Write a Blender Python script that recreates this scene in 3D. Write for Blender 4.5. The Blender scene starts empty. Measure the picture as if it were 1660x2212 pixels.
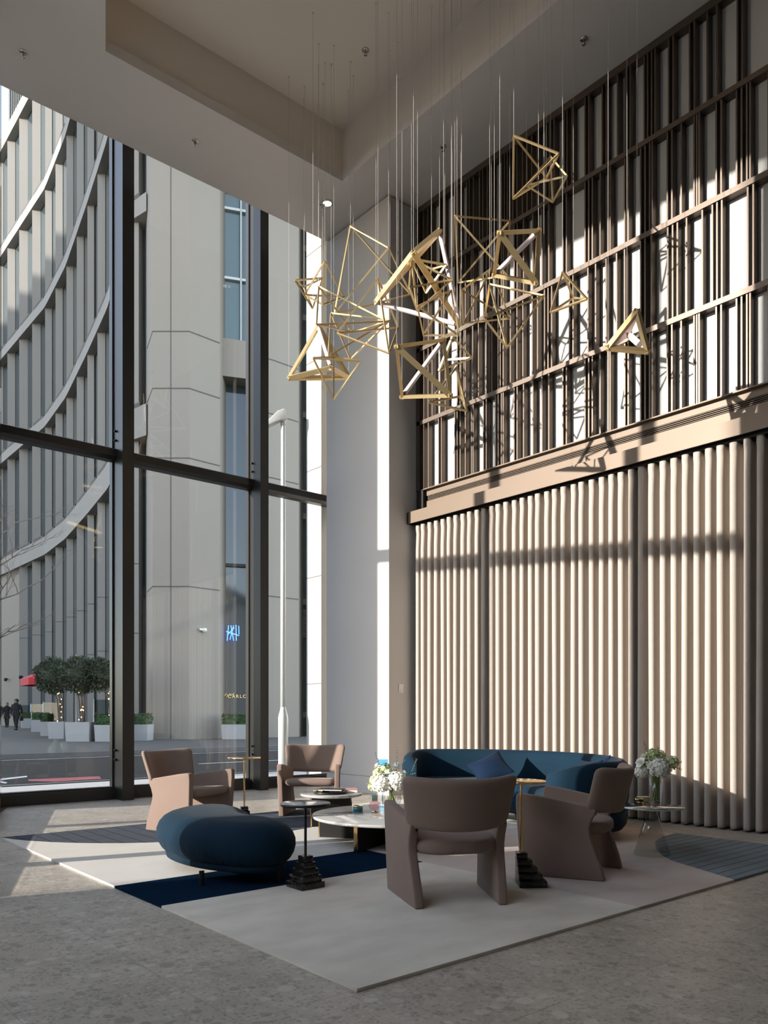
import bpy, bmesh, math, random
from mathutils import Vector, Matrix
from math import sin, cos, pi, radians, sqrt, atan2, hypot

# ------------------------------------------------------------------ camera, sky, sun, exposure
SC = bpy.context.scene
COL = SC.collection
F, CX, HY, HC = 1711.25, 830.0, 1540.0, 1.2          # focal length, principal column, horizon row, eye height
CA, SA = 0.7603, 0.6496                              # camera axes against the room axes


def at(px, py, z=0.0):
    """World point where the sight line of a photo pixel meets height z."""
    d = F * (HC - z) / (py - HY)
    lat = (px - CX) / F * d
    return Vector((CA * lat + SA * d, -SA * lat + CA * d, z))


def ray(px, py, d):
    lat = (px - CX) / F * d
    return Vector((CA * lat + SA * d, -SA * lat + CA * d, HC + (HY - py) / F * d))


def onx(px, X):
    """Y of the point on the plane x = X seen in photo column px."""
    r = (px - CX) / F
    return X * (CA - SA * r) / (SA + CA * r)


cam_data = bpy.data.cameras.new('camera')
cam = bpy.data.objects.new('camera', cam_data)
COL.objects.link(cam)
cam.location = (0, 0, HC)
cam.rotation_euler = (pi / 2, 0, -atan2(SA, CA))
cam_data.sensor_fit = 'HORIZONTAL'
cam_data.sensor_width = 36
cam_data.lens = 36 * F / 1660
cam_data.shift_y = (HY - 1106) / 1660
cam_data.clip_end = 500
SC.camera = cam

SUN_DIR = Vector((1.0, -0.28, -0.262)).normalized()
sun_data = bpy.data.lights.new('sun', 'SUN')
sun_data.energy = 11.5
sun_data.angle = radians(0.6)
sun_data.color = (1.0, 0.95, 0.89)
sun = bpy.data.objects.new('sun', sun_data)
COL.objects.link(sun)
sun.rotation_euler = SUN_DIR.to_track_quat('-Z', 'Y').to_euler()
sun.location = (-20, 15, 20)

world = bpy.data.worlds.new('world')
SC.world = world
world.use_nodes = True
wn = world.node_tree
wn.nodes.clear()
sky = wn.nodes.new('ShaderNodeTexSky')
sky.sky_type = 'NISHITA'
sky.sun_disc = False
sky.sun_elevation = radians(22)
sky.sun_rotation = radians(-75)
sky.air_density = 1.0
sky.dust_density = 0.3
sky.ozone_density = 1.6
bg = wn.nodes.new('ShaderNodeBackground')
bg.inputs[1].default_value = 0.95
wo = wn.nodes.new('ShaderNodeOutputWorld')
hs = wn.nodes.new('ShaderNodeHueSaturation')
hs.inputs['Saturation'].default_value = .62
wn.links.new(sky.outputs[0], hs.inputs['Color'])
wn.links.new(hs.outputs[0], bg.inputs[0])
wn.links.new(bg.outputs[0], wo.inputs[0])

SC.view_settings.view_transform = 'Standard'
SC.view_settings.look = 'None'
SC.view_settings.gamma = 1
SC.view_settings.use_curve_mapping = False
SC.view_settings.exposure = 0.0
SC.cycles.use_denoising = True
SC.cycles.max_bounces = 10
SC.cycles.diffuse_bounces = 5
SC.cycles.glossy_bounces = 4
SC.cycles.transmission_bounces = 8
SC.cycles.transparent_max_bounces = 16
SC.cycles.sample_clamp_indirect = 6.0
SC.cycles.caustics_reflective = False
SC.cycles.caustics_refractive = False

random.seed(7)


# ------------------------------------------------------------------ materials
def mat(name, color=(.5, .5, .5), rough=.6, metal=0.0, sheen=0.0, emit=None, estr=1.0,
        var=0.0, vscale=5.0, bump=0.0, bscale=60.0, coat=0.0, spec=None, stretch=None):
    m = bpy.data.materials.new(name)
    m.use_nodes = True
    nt = m.node_tree
    b = nt.nodes['Principled BSDF']
    b.inputs['Base Color'].default_value = (*color, 1)
    b.inputs['Roughness'].default_value = rough
    b.inputs['Metallic'].default_value = metal
    if sheen:
        b.inputs['Sheen Weight'].default_value = sheen
        b.inputs['Sheen Roughness'].default_value = .4
    if coat:
        b.inputs['Coat Weight'].default_value = coat
    if spec is not None:
        b.inputs['Specular IOR Level'].default_value = spec
    if emit:
        b.inputs['Emission Color'].default_value = (*emit, 1)
        b.inputs['Emission Strength'].default_value = estr
    tc = nt.nodes.new('ShaderNodeTexCoord')
    src = tc.outputs['Object']
    if stretch:
        mp = nt.nodes.new('ShaderNodeMapping')
        mp.inputs['Scale'].default_value = stretch
        nt.links.new(src, mp.inputs[0])
        src = mp.outputs[0]
    n = nt.nodes.new('ShaderNodeTexNoise')
    n.inputs['Scale'].default_value = vscale
    n.inputs['Detail'].default_value = 5
    nt.links.new(src, n.inputs['Vector'])
    v = max(var, .015)
    mx = nt.nodes.new('ShaderNodeMixRGB')
    mx.inputs[1].default_value = tuple(c * (1 - v) for c in color) + (1,)
    mx.inputs[2].default_value = tuple(min(1, c * (1 + v)) for c in color) + (1,)
    nt.links.new(n.outputs['Fac'], mx.inputs[0])
    nt.links.new(mx.outputs[0], b.inputs['Base Color'])
    if bump:
        n2 = nt.nodes.new('ShaderNodeTexNoise')
        n2.inputs['Scale'].default_value = bscale
        n2.inputs['Detail'].default_value = 4
        nt.links.new(src, n2.inputs['Vector'])
        bp = nt.nodes.new('ShaderNodeBump')
        bp.inputs['Strength'].default_value = bump
        bp.inputs['Distance'].default_value = .01
        nt.links.new(n2.outputs['Fac'], bp.inputs['Height'])
        nt.links.new(bp.outputs[0], b.inputs['Normal'])
    m['b'] = b.name
    return m


def thin_glass(name, tint=(.9, .93, .92), refl=1.0, ior=1.45):
    """Window glass: fresnel mix of clear transmission and mirror reflection."""
    m = bpy.data.materials.new(name)
    m.use_nodes = True
    nt = m.node_tree
    nt.nodes.clear()
    tr = nt.nodes.new('ShaderNodeBsdfTransparent')
    tr.inputs[0].default_value = (*tint, 1)
    gl = nt.nodes.new('ShaderNodeBsdfGlossy')
    gl.inputs['Roughness'].default_value = 0.0
    gl.inputs[0].default_value = (refl, refl, refl, 1)
    fr = nt.nodes.new('ShaderNodeFresnel')
    fr.inputs[0].default_value = ior
    mx = nt.nodes.new('ShaderNodeMixShader')
    o = nt.nodes.new('ShaderNodeOutputMaterial')
    ge = nt.nodes.new('ShaderNodeNewGeometry')          # only the outer skin of a pane mirrors
    iv = nt.nodes.new('ShaderNodeMath'); iv.operation = 'SUBTRACT'; iv.inputs[0].default_value = 1
    nt.links.new(ge.outputs['Backfacing'], iv.inputs[1])
    fm_ = nt.nodes.new('ShaderNodeMath'); fm_.operation = 'MULTIPLY'
    nt.links.new(fr.outputs[0], fm_.inputs[0]); nt.links.new(iv.outputs[0], fm_.inputs[1])
    nt.links.new(fm_.outputs[0], mx.inputs[0])
    nt.links.new(tr.outputs[0], mx.inputs[1])
    nt.links.new(gl.outputs[0], mx.inputs[2])
    nt.links.new(mx.outputs[0], o.inputs[0])
    return m


def terrazzo():
    m = bpy.data.materials.new('terrazzo')
    m.use_nodes = True
    nt = m.node_tree
    N, L = nt.nodes, nt.links
    b = N['Principled BSDF']
    tc = N.new('ShaderNodeTexCoord')
    P = tc.outputs['Object']
    dn = N.new('ShaderNodeTexNoise'); dn.inputs['Scale'].default_value = 14; dn.inputs['Detail'].default_value = 3
    L.new(P, dn.inputs['Vector'])
    dd = N.new('ShaderNodeVectorMath'); dd.operation = 'SCALE'; dd.inputs[3].default_value = .05
    L.new(dn.outputs['Color'], dd.inputs[0])
    da = N.new('ShaderNodeVectorMath'); da.operation = 'ADD'
    L.new(P, da.inputs[0]); L.new(dd.outputs[0], da.inputs[1])
    base = N.new('ShaderNodeTexNoise'); base.inputs['Scale'].default_value = 3.5; base.inputs['Detail'].default_value = 8
    base.inputs['Roughness'].default_value = .7
    L.new(P, base.inputs['Vector'])
    cr = N.new('ShaderNodeValToRGB')
    cr.color_ramp.elements[0].position = .35; cr.color_ramp.elements[0].color = (.31, .268, .215, 1)
    cr.color_ramp.elements[1].position = .68; cr.color_ramp.elements[1].color = (.46, .40, .325, 1)
    L.new(base.outputs['Fac'], cr.inputs[0])
    cur = cr.outputs[0]
    for sc_, thr, keep, col in ((75, .45, .40, (.46, .42, .36)), (46, .42, .55, (.14, .12, .10)),
                                (26, .40, .62, (.50, .46, .395)), (15, .36, .72, (.15, .13, .11)),
                                (12, .34, .78, (.58, .53, .47)), (7.0, .27, .90, (.17, .15, .13)), (6.0, .24, .90, (.62, .56, .50))):
        v = N.new('ShaderNodeTexVoronoi'); v.inputs['Scale'].default_value = sc_; v.inputs['Randomness'].default_value = 1
        off = N.new('ShaderNodeVectorMath'); off.operation = 'ADD'; off.inputs[1].default_value = (sc_ * .37, sc_ * .11, 0)
        L.new(da.outputs[0], off.inputs[0]); L.new(off.outputs[0], v.inputs['Vector'])
        lt = N.new('ShaderNodeMath'); lt.operation = 'LESS_THAN'; lt.inputs[1].default_value = thr
        L.new(v.outputs['Distance'], lt.inputs[0])
        sp = N.new('ShaderNodeSeparateColor'); L.new(v.outputs['Color'], sp.inputs[0])
        gt = N.new('ShaderNodeMath'); gt.operation = 'GREATER_THAN'; gt.inputs[1].default_value = keep
        L.new(sp.outputs[0], gt.inputs[0])
        mu = N.new('ShaderNodeMath'); mu.operation = 'MULTIPLY'; L.new(lt.outputs[0], mu.inputs[0]); L.new(gt.outputs[0], mu.inputs[1])
        mu2 = N.new('ShaderNodeMath'); mu2.operation = 'MULTIPLY'; mu2.inputs[1].default_value = .44; L.new(mu.outputs[0], mu2.inputs[0])
        mx = N.new('ShaderNodeMixRGB'); mx.inputs[2].default_value = (*col, 1)
        L.new(mu2.outputs[0], mx.inputs[0]); L.new(cur, mx.inputs[1]); cur = mx.outputs[0]
    # tile joints
    sx = N.new('ShaderNodeSeparateXYZ'); L.new(P, sx.inputs[0])
    mask = None
    for k, (o0, per) in enumerate(((2.85, .642), (5.36, .668))):
        a = N.new('ShaderNodeMath'); a.operation = 'SUBTRACT'; a.inputs[1].default_value = o0 - 50 * per; L.new(sx.outputs[k], a.inputs[0])
        w = N.new('ShaderNodeMath'); w.operation = 'DIVIDE'; w.inputs[1].default_value = per; L.new(a.outputs[0], w.inputs[0])
        fr = N.new('ShaderNodeMath'); fr.operation = 'FRACT'; L.new(w.outputs[0], fr.inputs[0])
        lt = N.new('ShaderNodeMath'); lt.operation = 'LESS_THAN'; lt.inputs[1].default_value = .0055; L.new(fr.outputs[0], lt.inputs[0])
        if mask is None:
            mask = lt.outputs[0]
        else:
            mm = N.new('ShaderNodeMath'); mm.operation = 'MAXIMUM'; L.new(mask, mm.inputs[0]); L.new(lt.outputs[0], mm.inputs[1]); mask = mm.outputs[0]
    mk = N.new('ShaderNodeMath'); mk.operation = 'MULTIPLY'; mk.inputs[1].default_value = .5; L.new(mask, mk.inputs[0])
    mx = N.new('ShaderNodeMixRGB'); mx.inputs[2].default_value = (.1, .09, .08, 1)
    L.new(mk.outputs[0], mx.inputs[0]); L.new(cur, mx.inputs[1])
    L.new(mx.outputs[0], b.inputs['Base Color'])
    b.inputs['Roughness'].default_value = .42
    b.inputs['Specular IOR Level'].default_value = .35
    return m


def marble(name, base, vein, rough=.12, scale=3.0, width=.06):
    m = bpy.data.materials.new(name)
    m.use_nodes = True
    nt = m.node_tree
    N, L = nt.nodes, nt.links
    b = N['Principled BSDF']
    tc = N.new('ShaderNodeTexCoord')
    n = N.new('ShaderNodeTexNoise'); n.inputs['Scale'].default_value = scale; n.inputs['Detail'].default_value = 7
    n.inputs['Distortion'].default_value = 1.5
    L.new(tc.outputs['Object'], n.inputs['Vector'])
    s = N.new('ShaderNodeMath'); s.operation = 'SUBTRACT'; s.inputs[1].default_value = .5; L.new(n.outputs['Fac'], s.inputs[0])
    a = N.new('ShaderNodeMath'); a.operation = 'ABSOLUTE'; L.new(s.outputs[0], a.inputs[0])
    cr = N.new('ShaderNodeValToRGB')
    cr.color_ramp.elements[0].position = 0; cr.color_ramp.elements[0].color = (*vein, 1)
    cr.color_ramp.elements[1].position = width; cr.color_ramp.elements[1].color = (*base, 1)
    L.new(a.outputs[0], cr.inputs[0]); L.new(cr.outputs[0], b.inputs['Base Color'])
    b.inputs['Roughness'].default_value = rough
    return m


def lined(name, color, line, axis, period, width=.12):
    m = mat(name, color, .9, var=.18, vscale=6, bump=.3, bscale=400, spec=0)
    nt = m.node_tree
    N, L = nt.nodes, nt.links
    b = N['Principled BSDF']
    old = b.inputs['Base Color'].links[0].from_socket
    tc = N.new('ShaderNodeTexCoord'); sx = N.new('ShaderNodeSeparateXYZ'); L.new(tc.outputs['Object'], sx.inputs[0])
    w = N.new('ShaderNodeMath'); w.operation = 'DIVIDE'; w.inputs[1].default_value = period; L.new(sx.outputs[axis], w.inputs[0])
    fr = N.new('ShaderNodeMath'); fr.operation = 'FRACT'; L.new(w.outputs[0], fr.inputs[0])
    lt = N.new('ShaderNodeMath'); lt.operation = 'LESS_THAN'; lt.inputs[1].default_value = width; L.new(fr.outputs[0], lt.inputs[0])
    mx = N.new('ShaderNodeMixRGB'); mx.inputs[2].default_value = (*line, 1)
    L.new(lt.outputs[0], mx.inputs[0]); L.new(old, mx.inputs[1]); L.new(mx.outputs[0], b.inputs['Base Color'])
    return m


def clear_glass(name, tint=(1, 1, 1), rough=0.0, ior=1.45):
    m = bpy.data.materials.new(name)
    m.use_nodes = True
    b = m.node_tree.nodes['Principled BSDF']
    b.inputs['Base Color'].default_value = (*tint, 1)
    b.inputs['Roughness'].default_value = rough
    b.inputs['Transmission Weight'].default_value = 1
    b.inputs['IOR'].default_value = ior
    return m


M = dict(
    floor=terrazzo(),
    plaster=mat('grey_ceiling_paint', (.70, .65, .60), .85, var=.03, vscale=1.2),
    cove=mat('warm_cove_paint', (.76, .68, .58), .85, var=.03, vscale=1.2),
    wall=mat('warm_wall_paint', (.66, .61, .55), .8, var=.02, vscale=2),
    pillar=mat('pillar_paint', (.56, .535, .505), .75, var=.025, vscale=1.5),
    joint=mat('dark_joint', (.10, .09, .08), .8),
    curtain=mat('curtain_linen', (.42, .365, .315), .95, var=.05, vscale=40, bump=.15, bscale=500, sheen=.15),
    bronze=mat('bronze_screen_metal', (.135, .106, .085), .4, metal=.72, var=.06, vscale=8),
    screenwhite=mat('white_backing_panel', (.44, .43, .41), .6, var=.02),
    champagne=mat('champagne_metal', (.150, .108, .075), .5, metal=.3, var=.03, vscale=3),
    slot=mat('vent_black', (.03, .025, .02), .7),
    frame=mat('dark_window_frame', (.032, .029, .026), .35, metal=.3, var=.05),
    glass=thin_glass('window_glass', (.915, .91, .90)),
    blackmetal=mat('black_metal', (.018, .016, .015), .38, metal=.4),
    brass=mat('brushed_brass', (.70, .53, .28), .36, metal=.85, var=.05, vscale=30),
    brasspol=mat('polished_brass', (.86, .62, .30), .16, metal=1.0),
    tube=mat('frosted_pink_tube', (.82, .70, .70), .45),
    cable=mat('pale_cable', (.50, .46, .42), .5),
    chair=mat('blush_velvet', (.215, .155, .125), .9, spec=.1, sheen=.12, var=.06, vscale=9, bump=.08, bscale=300),
    blue=mat('petrol_blue_velvet', (.003, .017, .032), .85, spec=.15, sheen=.03, var=.25, vscale=3, bump=.08, bscale=300),
    bluepil=mat('navy_velvet', (.003, .012, .032), .85, spec=.15, sheen=.03, var=.3, vscale=8, bump=.1, bscale=200),
    marble=marble('grey_marble', (.34, .335, .32), (.22, .215, .205), .10, 2.0, .05),
    blackmarble=marble('black_marble', (.012, .011, .010), (.07, .06, .05), .14, 4, .008),
    rug_grey=mat('grey_wool', (.65, .59, .50), .95, var=.24, vscale=2.6, spec=0, bump=.3, bscale=400, stretch=(1, 1.8, 1)),
    rug_taupe=mat('taupe_wool', (.56, .47, .41), .95, var=.14, vscale=2.6, spec=0, bump=.3, bscale=400, stretch=(1, 1.8, 1)),
    rug_cream=mat('cream_wool', (.60, .56, .50), .95, var=.10, vscale=3, spec=0, bump=.3, bscale=400),
    rug_navy=mat('navy_wool', (.006, .017, .036), .95, var=.3, vscale=3, spec=0, bump=.3, bscale=400),
    slate_x=lined('slate_wool', (.215, .24, .255), (.10, .115, .125), 1, .105),
    slate_y=lined('slate_wool_left', (.085, .092, .105), (.04, .045, .06), 0, .16, .08),
    clear=thin_glass('clear_glass', (.93, .935, .93), ior=1.7),
    coneglass=thin_glass('cone_glass', (.90, .905, .90), ior=1.65),
    greenglass=mat('green_edge_glass', (.45, .62, .55), .1),
    tealglass=mat('teal_glass', (.02, .16, .20), .08, coat=.5),
    pinkglass=thin_glass('pink_glass', (.95, .86, .88)),
    blueglass=thin_glass('blue_glass', (.60, .80, .93)),
    greyglass=thin_glass('grey_glass', (.62, .70, .68)),
    mirror=mat('mirror_top', (.55, .55, .54), .06, metal=.9),
    petal=mat('white_petal', (.84, .83, .74), .6, var=.08, vscale=60),
    petalgreen=mat('green_petal', (.60, .66, .32), .6, var=.15, vscale=50),
    leaf=mat('dark_leaf', (.045, .10, .05), .55, var=.4, vscale=30),
    leafgrey=mat('eucalyptus_leaf', (.13, .20, .16), .6, var=.3, vscale=30),
    stem=mat('green_stem', (.22, .34, .06), .5, var=.3, vscale=30),
    stone=mat('portland_stone', (.258, .243, .220), .8, var=.04, vscale=.6),
    stone2=mat('buff_stone', (.245, .220, .187), .8, var=.04, vscale=.5),
    stoneseam=mat('stone_seam', (.09, .085, .08), .9),
    winglass=mat('dark_facade_glass', (.045, .065, .075), .06, metal=.1, spec=.8),
    winglass2=mat('teal_facade_glass', (.10, .15, .155), .08, metal=.2, spec=.8),
    asphalt=mat('asphalt', (.050, .043, .035), .9, spec=.1, var=.3, vscale=4, bump=.3, bscale=80),
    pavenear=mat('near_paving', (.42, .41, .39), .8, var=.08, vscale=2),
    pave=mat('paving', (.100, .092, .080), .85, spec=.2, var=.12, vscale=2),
    kerb=mat('kerb_stone', (.11, .105, .10), .8, var=.1),
    paintw=mat('road_white', (.62, .60, .58), .8, var=.2, vscale=20),
    painty=mat('road_yellow', (.50, .42, .08), .8, var=.2, vscale=20),
    paintr=mat('road_red', (.42, .10, .10), .85, var=.35, vscale=15),
    planter=mat('white_planter', (.33, .33, .33), .6, var=.05),
    hedge=mat('hedge_leaf', (.03, .075, .02), .7, var=.5, vscale=12),
    crown=mat('bay_leaf', (.055, .07, .04), .7, var=.5, vscale=10),
    bark=mat('bark', (.10, .07, .05), .9, var=.3, vscale=12),
    barebark=mat('bare_bark', (.16, .135, .12), .9, var=.3, vscale=12),
    red=mat('red_canvas', (.45, .02, .03), .75, var=.1),
    coat=mat('black_coat', (.012, .012, .014), .9, var=.2),
    skin=mat('skin', (.32, .18, .12), .6),
    hair=mat('dark_hair', (.015, .011, .009), .8),
    galv=mat('galvanised_steel', (.60, .63, .62), .45, metal=.15, var=.08, vscale=10),
    fairy=mat('fairy_light', (1, .8, .4), .4, emit=(1, .62, .22), estr=14),
    neon=mat('blue_neon', (.1, .25, .9), .4, emit=(.06, .20, 1.0), estr=5),
    goldsign=mat('gold_sign', (.8, .68, .3), .3, metal=.3, emit=(.8, .62, .2), estr=.6),
    lamp=mat('lamp_glow', (1, .95, .85), .4, emit=(1, .90, .78), estr=3.0),
    white=mat('white_plastic', (.75, .74, .72), .5),
    chrome=mat('chrome', (.5, .48, .45), .25, metal=1),
    book=mat('pink_book', (.50, .26, .22), .7, var=.1),
    paper=mat('paper', (.8, .77, .7), .8),
    wax=mat('wax', (.85, .80, .68), .5),
)
_b = M['blackmarble']

# pleats pulled into the side of the ottoman: fine vertical gathers
def add_gathers(m, zlow, zhigh):
    nt = m.node_tree
    N, L = nt.nodes, nt.links
    b = N['Principled BSDF']
    tc = N.new('ShaderNodeTexCoord')
    mp = N.new('ShaderNodeMapping'); mp.inputs['Scale'].default_value = (16, 16, 1.2)
    L.new(tc.outputs['Object'], mp.inputs[0])
    n = N.new('ShaderNodeTexNoise'); n.inputs['Scale'].default_value = 1.6; n.inputs['Detail'].default_value = 3
    L.new(mp.outputs[0], n.inputs['Vector'])
    sx = N.new('ShaderNodeSeparateXYZ'); L.new(tc.outputs['Object'], sx.inputs[0])
    mr = N.new('ShaderNodeMapRange'); mr.inputs[1].default_value = zhigh; mr.inputs[2].default_value = zlow
    L.new(sx.outputs[2], mr.inputs[0])
    bp = N.new('ShaderNodeBump'); bp.inputs['Distance'].default_value = .03
    mu = N.new('ShaderNodeMath'); mu.operation = 'MULTIPLY'; mu.inputs[1].default_value = .8
    L.new(mr.outputs[0], mu.inputs[0]); L.new(mu.outputs[0], bp.inputs['Strength'])
    L.new(n.outputs['Fac'], bp.inputs['Height']); L.new(bp.outputs[0], b.inputs['Normal'])


M['blue_gathered'] = mat('gathered_blue_velvet', (.003, .017, .032), .85, spec=.15, sheen=.03, var=.25, vscale=3)
add_gathers(M['blue_gathered'], .12, .27)


# ------------------------------------------------------------------ helpers
class MB:
    """Collects geometry; build() links it as ONE mesh object."""

    def __init__(s):
        s.v, s.f, s.mi, s.sm = [], [], [], []

    def add(s, vs, fs, mi=0, smooth=False):
        o = len(s.v)
        s.v += [tuple(v) for v in vs]
        s.f += [tuple(i + o for i in f) for f in fs]
        s.mi += [mi] * len(fs)
        s.sm += [smooth] * len(fs)
        return s

    def box(s, x0, x1, y0, y1, z0, z1, mi=0):
        vs = [(x, y, z) for z in (z0, z1) for y in (y0, y1) for x in (x0, x1)]
        return s.add(vs, [(0, 2, 3, 1), (4, 5, 7, 6), (0, 1, 5, 4), (2, 6, 7, 3), (0, 4, 6, 2), (1, 3, 7, 5)], mi)

    def prism(s, pts, z0, z1, mi=0, smooth=False):
        n = len(pts)
        a = sum(pts[i][0] * pts[(i + 1) % n][1] - pts[(i + 1) % n][0] * pts[i][1] for i in range(n))
        if a < 0:
            pts = pts[::-1]
        vs = [(p[0], p[1], z0) for p in pts] + [(p[0], p[1], z1) for p in pts]
        s.add(vs, [tuple(range(n - 1, -1, -1)), tuple(range(n, 2 * n))], mi, False)
        o = len(s.v) - 2 * n
        fs = [(o + i, o + (i + 1) % n, o + n + (i + 1) % n, o + n + i) for i in range(n)]
        s.f += fs
        s.mi += [mi] * n
        s.sm += [smooth] * n
        return s

    def bar(s, a, b, w, h=None, mi=0, up=(0, 0, 1)):
        """Square bar from a to b."""
        h = h or w
        a, b = Vector(a), Vector(b)
        d = (b - a).normalized()
        u = Vector(up)
        if abs(d.dot(u)) > .98:
            u = Vector((1, 0, 0))
        x = d.cross(u).normalized()
        y = x.cross(d).normalized()
        vs = [p + x * (sx * w / 2) + y * (sy * h / 2) for p in (a, b) for sx, sy in ((-1, -1), (1, -1), (1, 1), (-1, 1))]
        return s.add(vs, [(3, 2, 1, 0), (4, 5, 6, 7), (0, 1, 5, 4), (1, 2, 6, 5), (2, 3, 7, 6), (3, 0, 4, 7)], mi)

    def tube(s, pts, r, n=8, mi=0, cap=True):
        pts = [Vector(p) for p in pts]
        rs = r if isinstance(r, (list, tuple)) else [r] * len(pts)
        rings = []
        px = None
        for i, p in enumerate(pts):
            d = (pts[min(i + 1, len(pts) - 1)] - pts[max(i - 1, 0)]).normalized()
            u = px if px is not None else (Vector((0, 0, 1)) if abs(d.z) < .9 else Vector((1, 0, 0)))
            x = (u - d * d.dot(u)).normalized()
            px = x
            y = d.cross(x)
            rings.append([p + (x * cos(2 * pi * k / n) + y * sin(2 * pi * k / n)) * rs[i] for k in range(n)])
        vs = [v for rg in rings for v in rg]
        fs = [(i * n + k, i * n + (k + 1) % n, (i + 1) * n + (k + 1) % n, (i + 1) * n + k) for i in range(len(pts) - 1) for k in range(n)]
        s.add(vs, fs, mi, True)
        if cap:
            s.add(rings[0], [tuple(range(n - 1, -1, -1))], mi)
            s.add(rings[-1], [tuple(range(n))], mi)
        return s

    def lathe(s, prof, c=(0, 0, 0), n=32, mi=0, smooth=True, close=False):
        """prof: (r, z) from bottom to top; axis vertical through c."""
        vs, fs = [], []
        m = len(prof)
        for r, z in prof:
            for k in range(n):
                t = 2 * pi * k / n
                vs.append((c[0] + r * cos(t), c[1] + r * sin(t), c[2] + z))
        rng = range(m) if close else range(m - 1)
        for i in rng:
            j = (i + 1) % m
            for k in range(n):
                fs.append((i * n + k, i * n + (k + 1) % n, j * n + (k + 1) % n, j * n + k))
        if not close:
            if prof[0][0] > 1e-6:
                fs.append(tuple(range(n - 1, -1, -1)))
            if prof[-1][0] > 1e-6:
                fs.append(tuple((m - 1) * n + k for k in range(n)))
        return s.add(vs, fs, mi, smooth)

    def slab(s, nu, nv, lu, lv, rc, th, re, P, mi=0, crown=0.0):
        """Rounded padded slab: P(a, b) -> (point, normal); a, b in metres over +-lu, +-lv; rc corner radius,
        th thickness, re edge radius, crown extra bulge in the middle."""
        def sp(n):
            return [sin(pi / 2 * (-1 + 2 * i / n)) for i in range(n + 1)]
        S, T = sp(nu), sp(nv)

        def mapped(a, b):
            q = max(abs(a), abs(b))
            if q < 1e-9:
                return 0, 0, 0
            x, y = a / q * lu, b / q * lv
            cx = max(-(lu - rc), min(lu - rc, x))
            cy = max(-(lv - rc), min(lv - rc, y))
            dx, dy = x - cx, y - cy
            if abs(dx) > 1e-9 and abs(dy) > 1e-9:
                h = hypot(dx, dy)
                x, y = cx + dx / h * rc, cy + dy / h * rc
            return x * q, y * q, q
        lm = min(lu, lv)
        front, back, idx = [], [], {}
        vs = []
        for sgn in (1, -1):
            for i, a in enumerate(S):
                for j, b in enumerate(T):
                    edge = i in (0, nu) or j in (0, nv)
                    if edge and sgn == -1:
                        idx[(sgn, i, j)] = idx[(1, i, j)]
                        continue
                    x, y, q = mapped(a, b)
                    e = (1 - q) * lm
                    k = min(e / re, 1)
                    h = th / 2 * sqrt(max(0, 1 - (1 - k) ** 2)) + crown * (1 - (x / lu) ** 2) * (1 - (y / lv) ** 2) * k
                    p, nrm = P(x, y)
                    idx[(sgn, i, j)] = len(vs)
                    vs.append(Vector(p) + Vector(nrm) * (h * sgn))
        fs = []
        for sgn in (1, -1):
            for i in range(nu):
                for j in range(nv):
                    q = [idx[(sgn, i, j)], idx[(sgn, i + 1, j)], idx[(sgn, i + 1, j + 1)], idx[(sgn, i, j + 1)]]
                    fs.append(tuple(q if sgn == 1 else q[::-1]))
        return s.add(vs, fs, mi, True)

    def xf(s, mtx):
        s.v = [tuple(mtx @ Vector(v)) for v in s.v]
        return s

    def build(s, name, mats, parent=None, loc=None, rotz=0.0, fix=True):
        me = bpy.data.meshes.new(name)
        me.from_pydata(s.v, [], s.f)
        if not isinstance(mats, (list, tuple)):
            mats = [mats]
        for m in mats:
            me.materials.append(M[m] if isinstance(m, str) else m)
        for i, p in enumerate(me.polygons):
            p.material_index = s.mi[i]
            p.use_smooth = s.sm[i]
        if fix:
            bm = bmesh.new()
            bm.from_mesh(me)
            bmesh.ops.recalc_face_normals(bm, faces=bm.faces)
            bm.to_mesh(me)
            bm.free()
        me.update()
        o = bpy.data.objects.new(name, me)
        COL.objects.link(o)
        if parent is not None:
            o.parent = parent
        if loc is not None:
            o.location = loc
        o.rotation_euler = (0, 0, rotz)
        return o


def bevel(o, w, n=3, angle=30):
    b = o.modifiers.new('bevel', 'BEVEL')
    b.width = w
    b.segments = n
    b.limit_method = 'ANGLE'
    b.angle_limit = radians(angle)
    for p in o.data.polygons:
        p.use_smooth = True
    return o


def tag(o, label, cat, group=None):
    o['label'] = label
    o['category'] = cat
    if group:
        o['group'] = group
    return o


def thing(name, label, cat, loc=(0, 0, 0), rotz=0.0, group=None):
    o = bpy.data.objects.new(name, None)
    o.empty_display_size = .1
    COL.objects.link(o)
    o.location = loc
    o.rotation_euler = (0, 0, rotz)
    return tag(o, label, cat, group)


def struct(o, label=None):
    o['kind'] = 'structure'
    if label:
        o['label'] = label
    return o


def sroot(name, loc=(0, 0, 0)):
    o = bpy.data.objects.new(name, None)
    COL.objects.link(o)
    o.location = loc
    o['kind'] = 'structure'
    return o


def kids(o):
    return [c for c in bpy.data.objects if c.parent == o]


def dup(root, loc, rotz, label, scale=None):
    r = root.copy()
    COL.objects.link(r)
    r.location = loc
    r.rotation_euler = (0, 0, rotz)
    if scale:
        r.scale = scale
    r['label'] = label
    for ch in kids(root):
        c = ch.copy()
        COL.objects.link(c)
        c.parent = r
        for g in kids(ch):
            d = g.copy()
            COL.objects.link(d)
            d.parent = c
    return r


def rotm(axis, ang):
    return Matrix.Rotation(ang, 4, axis)


# ------------------------------------------------------------------ room shell
CZ = 8.72                       # soffit height
GY = 10.93                      # plane of the street glass
WX = 8.17                       # wall behind the screen
def fx(y):                      # slanted glass wall on the left: x at a given y
    return 2.737 - .387 * (10.46 - y)

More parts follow.
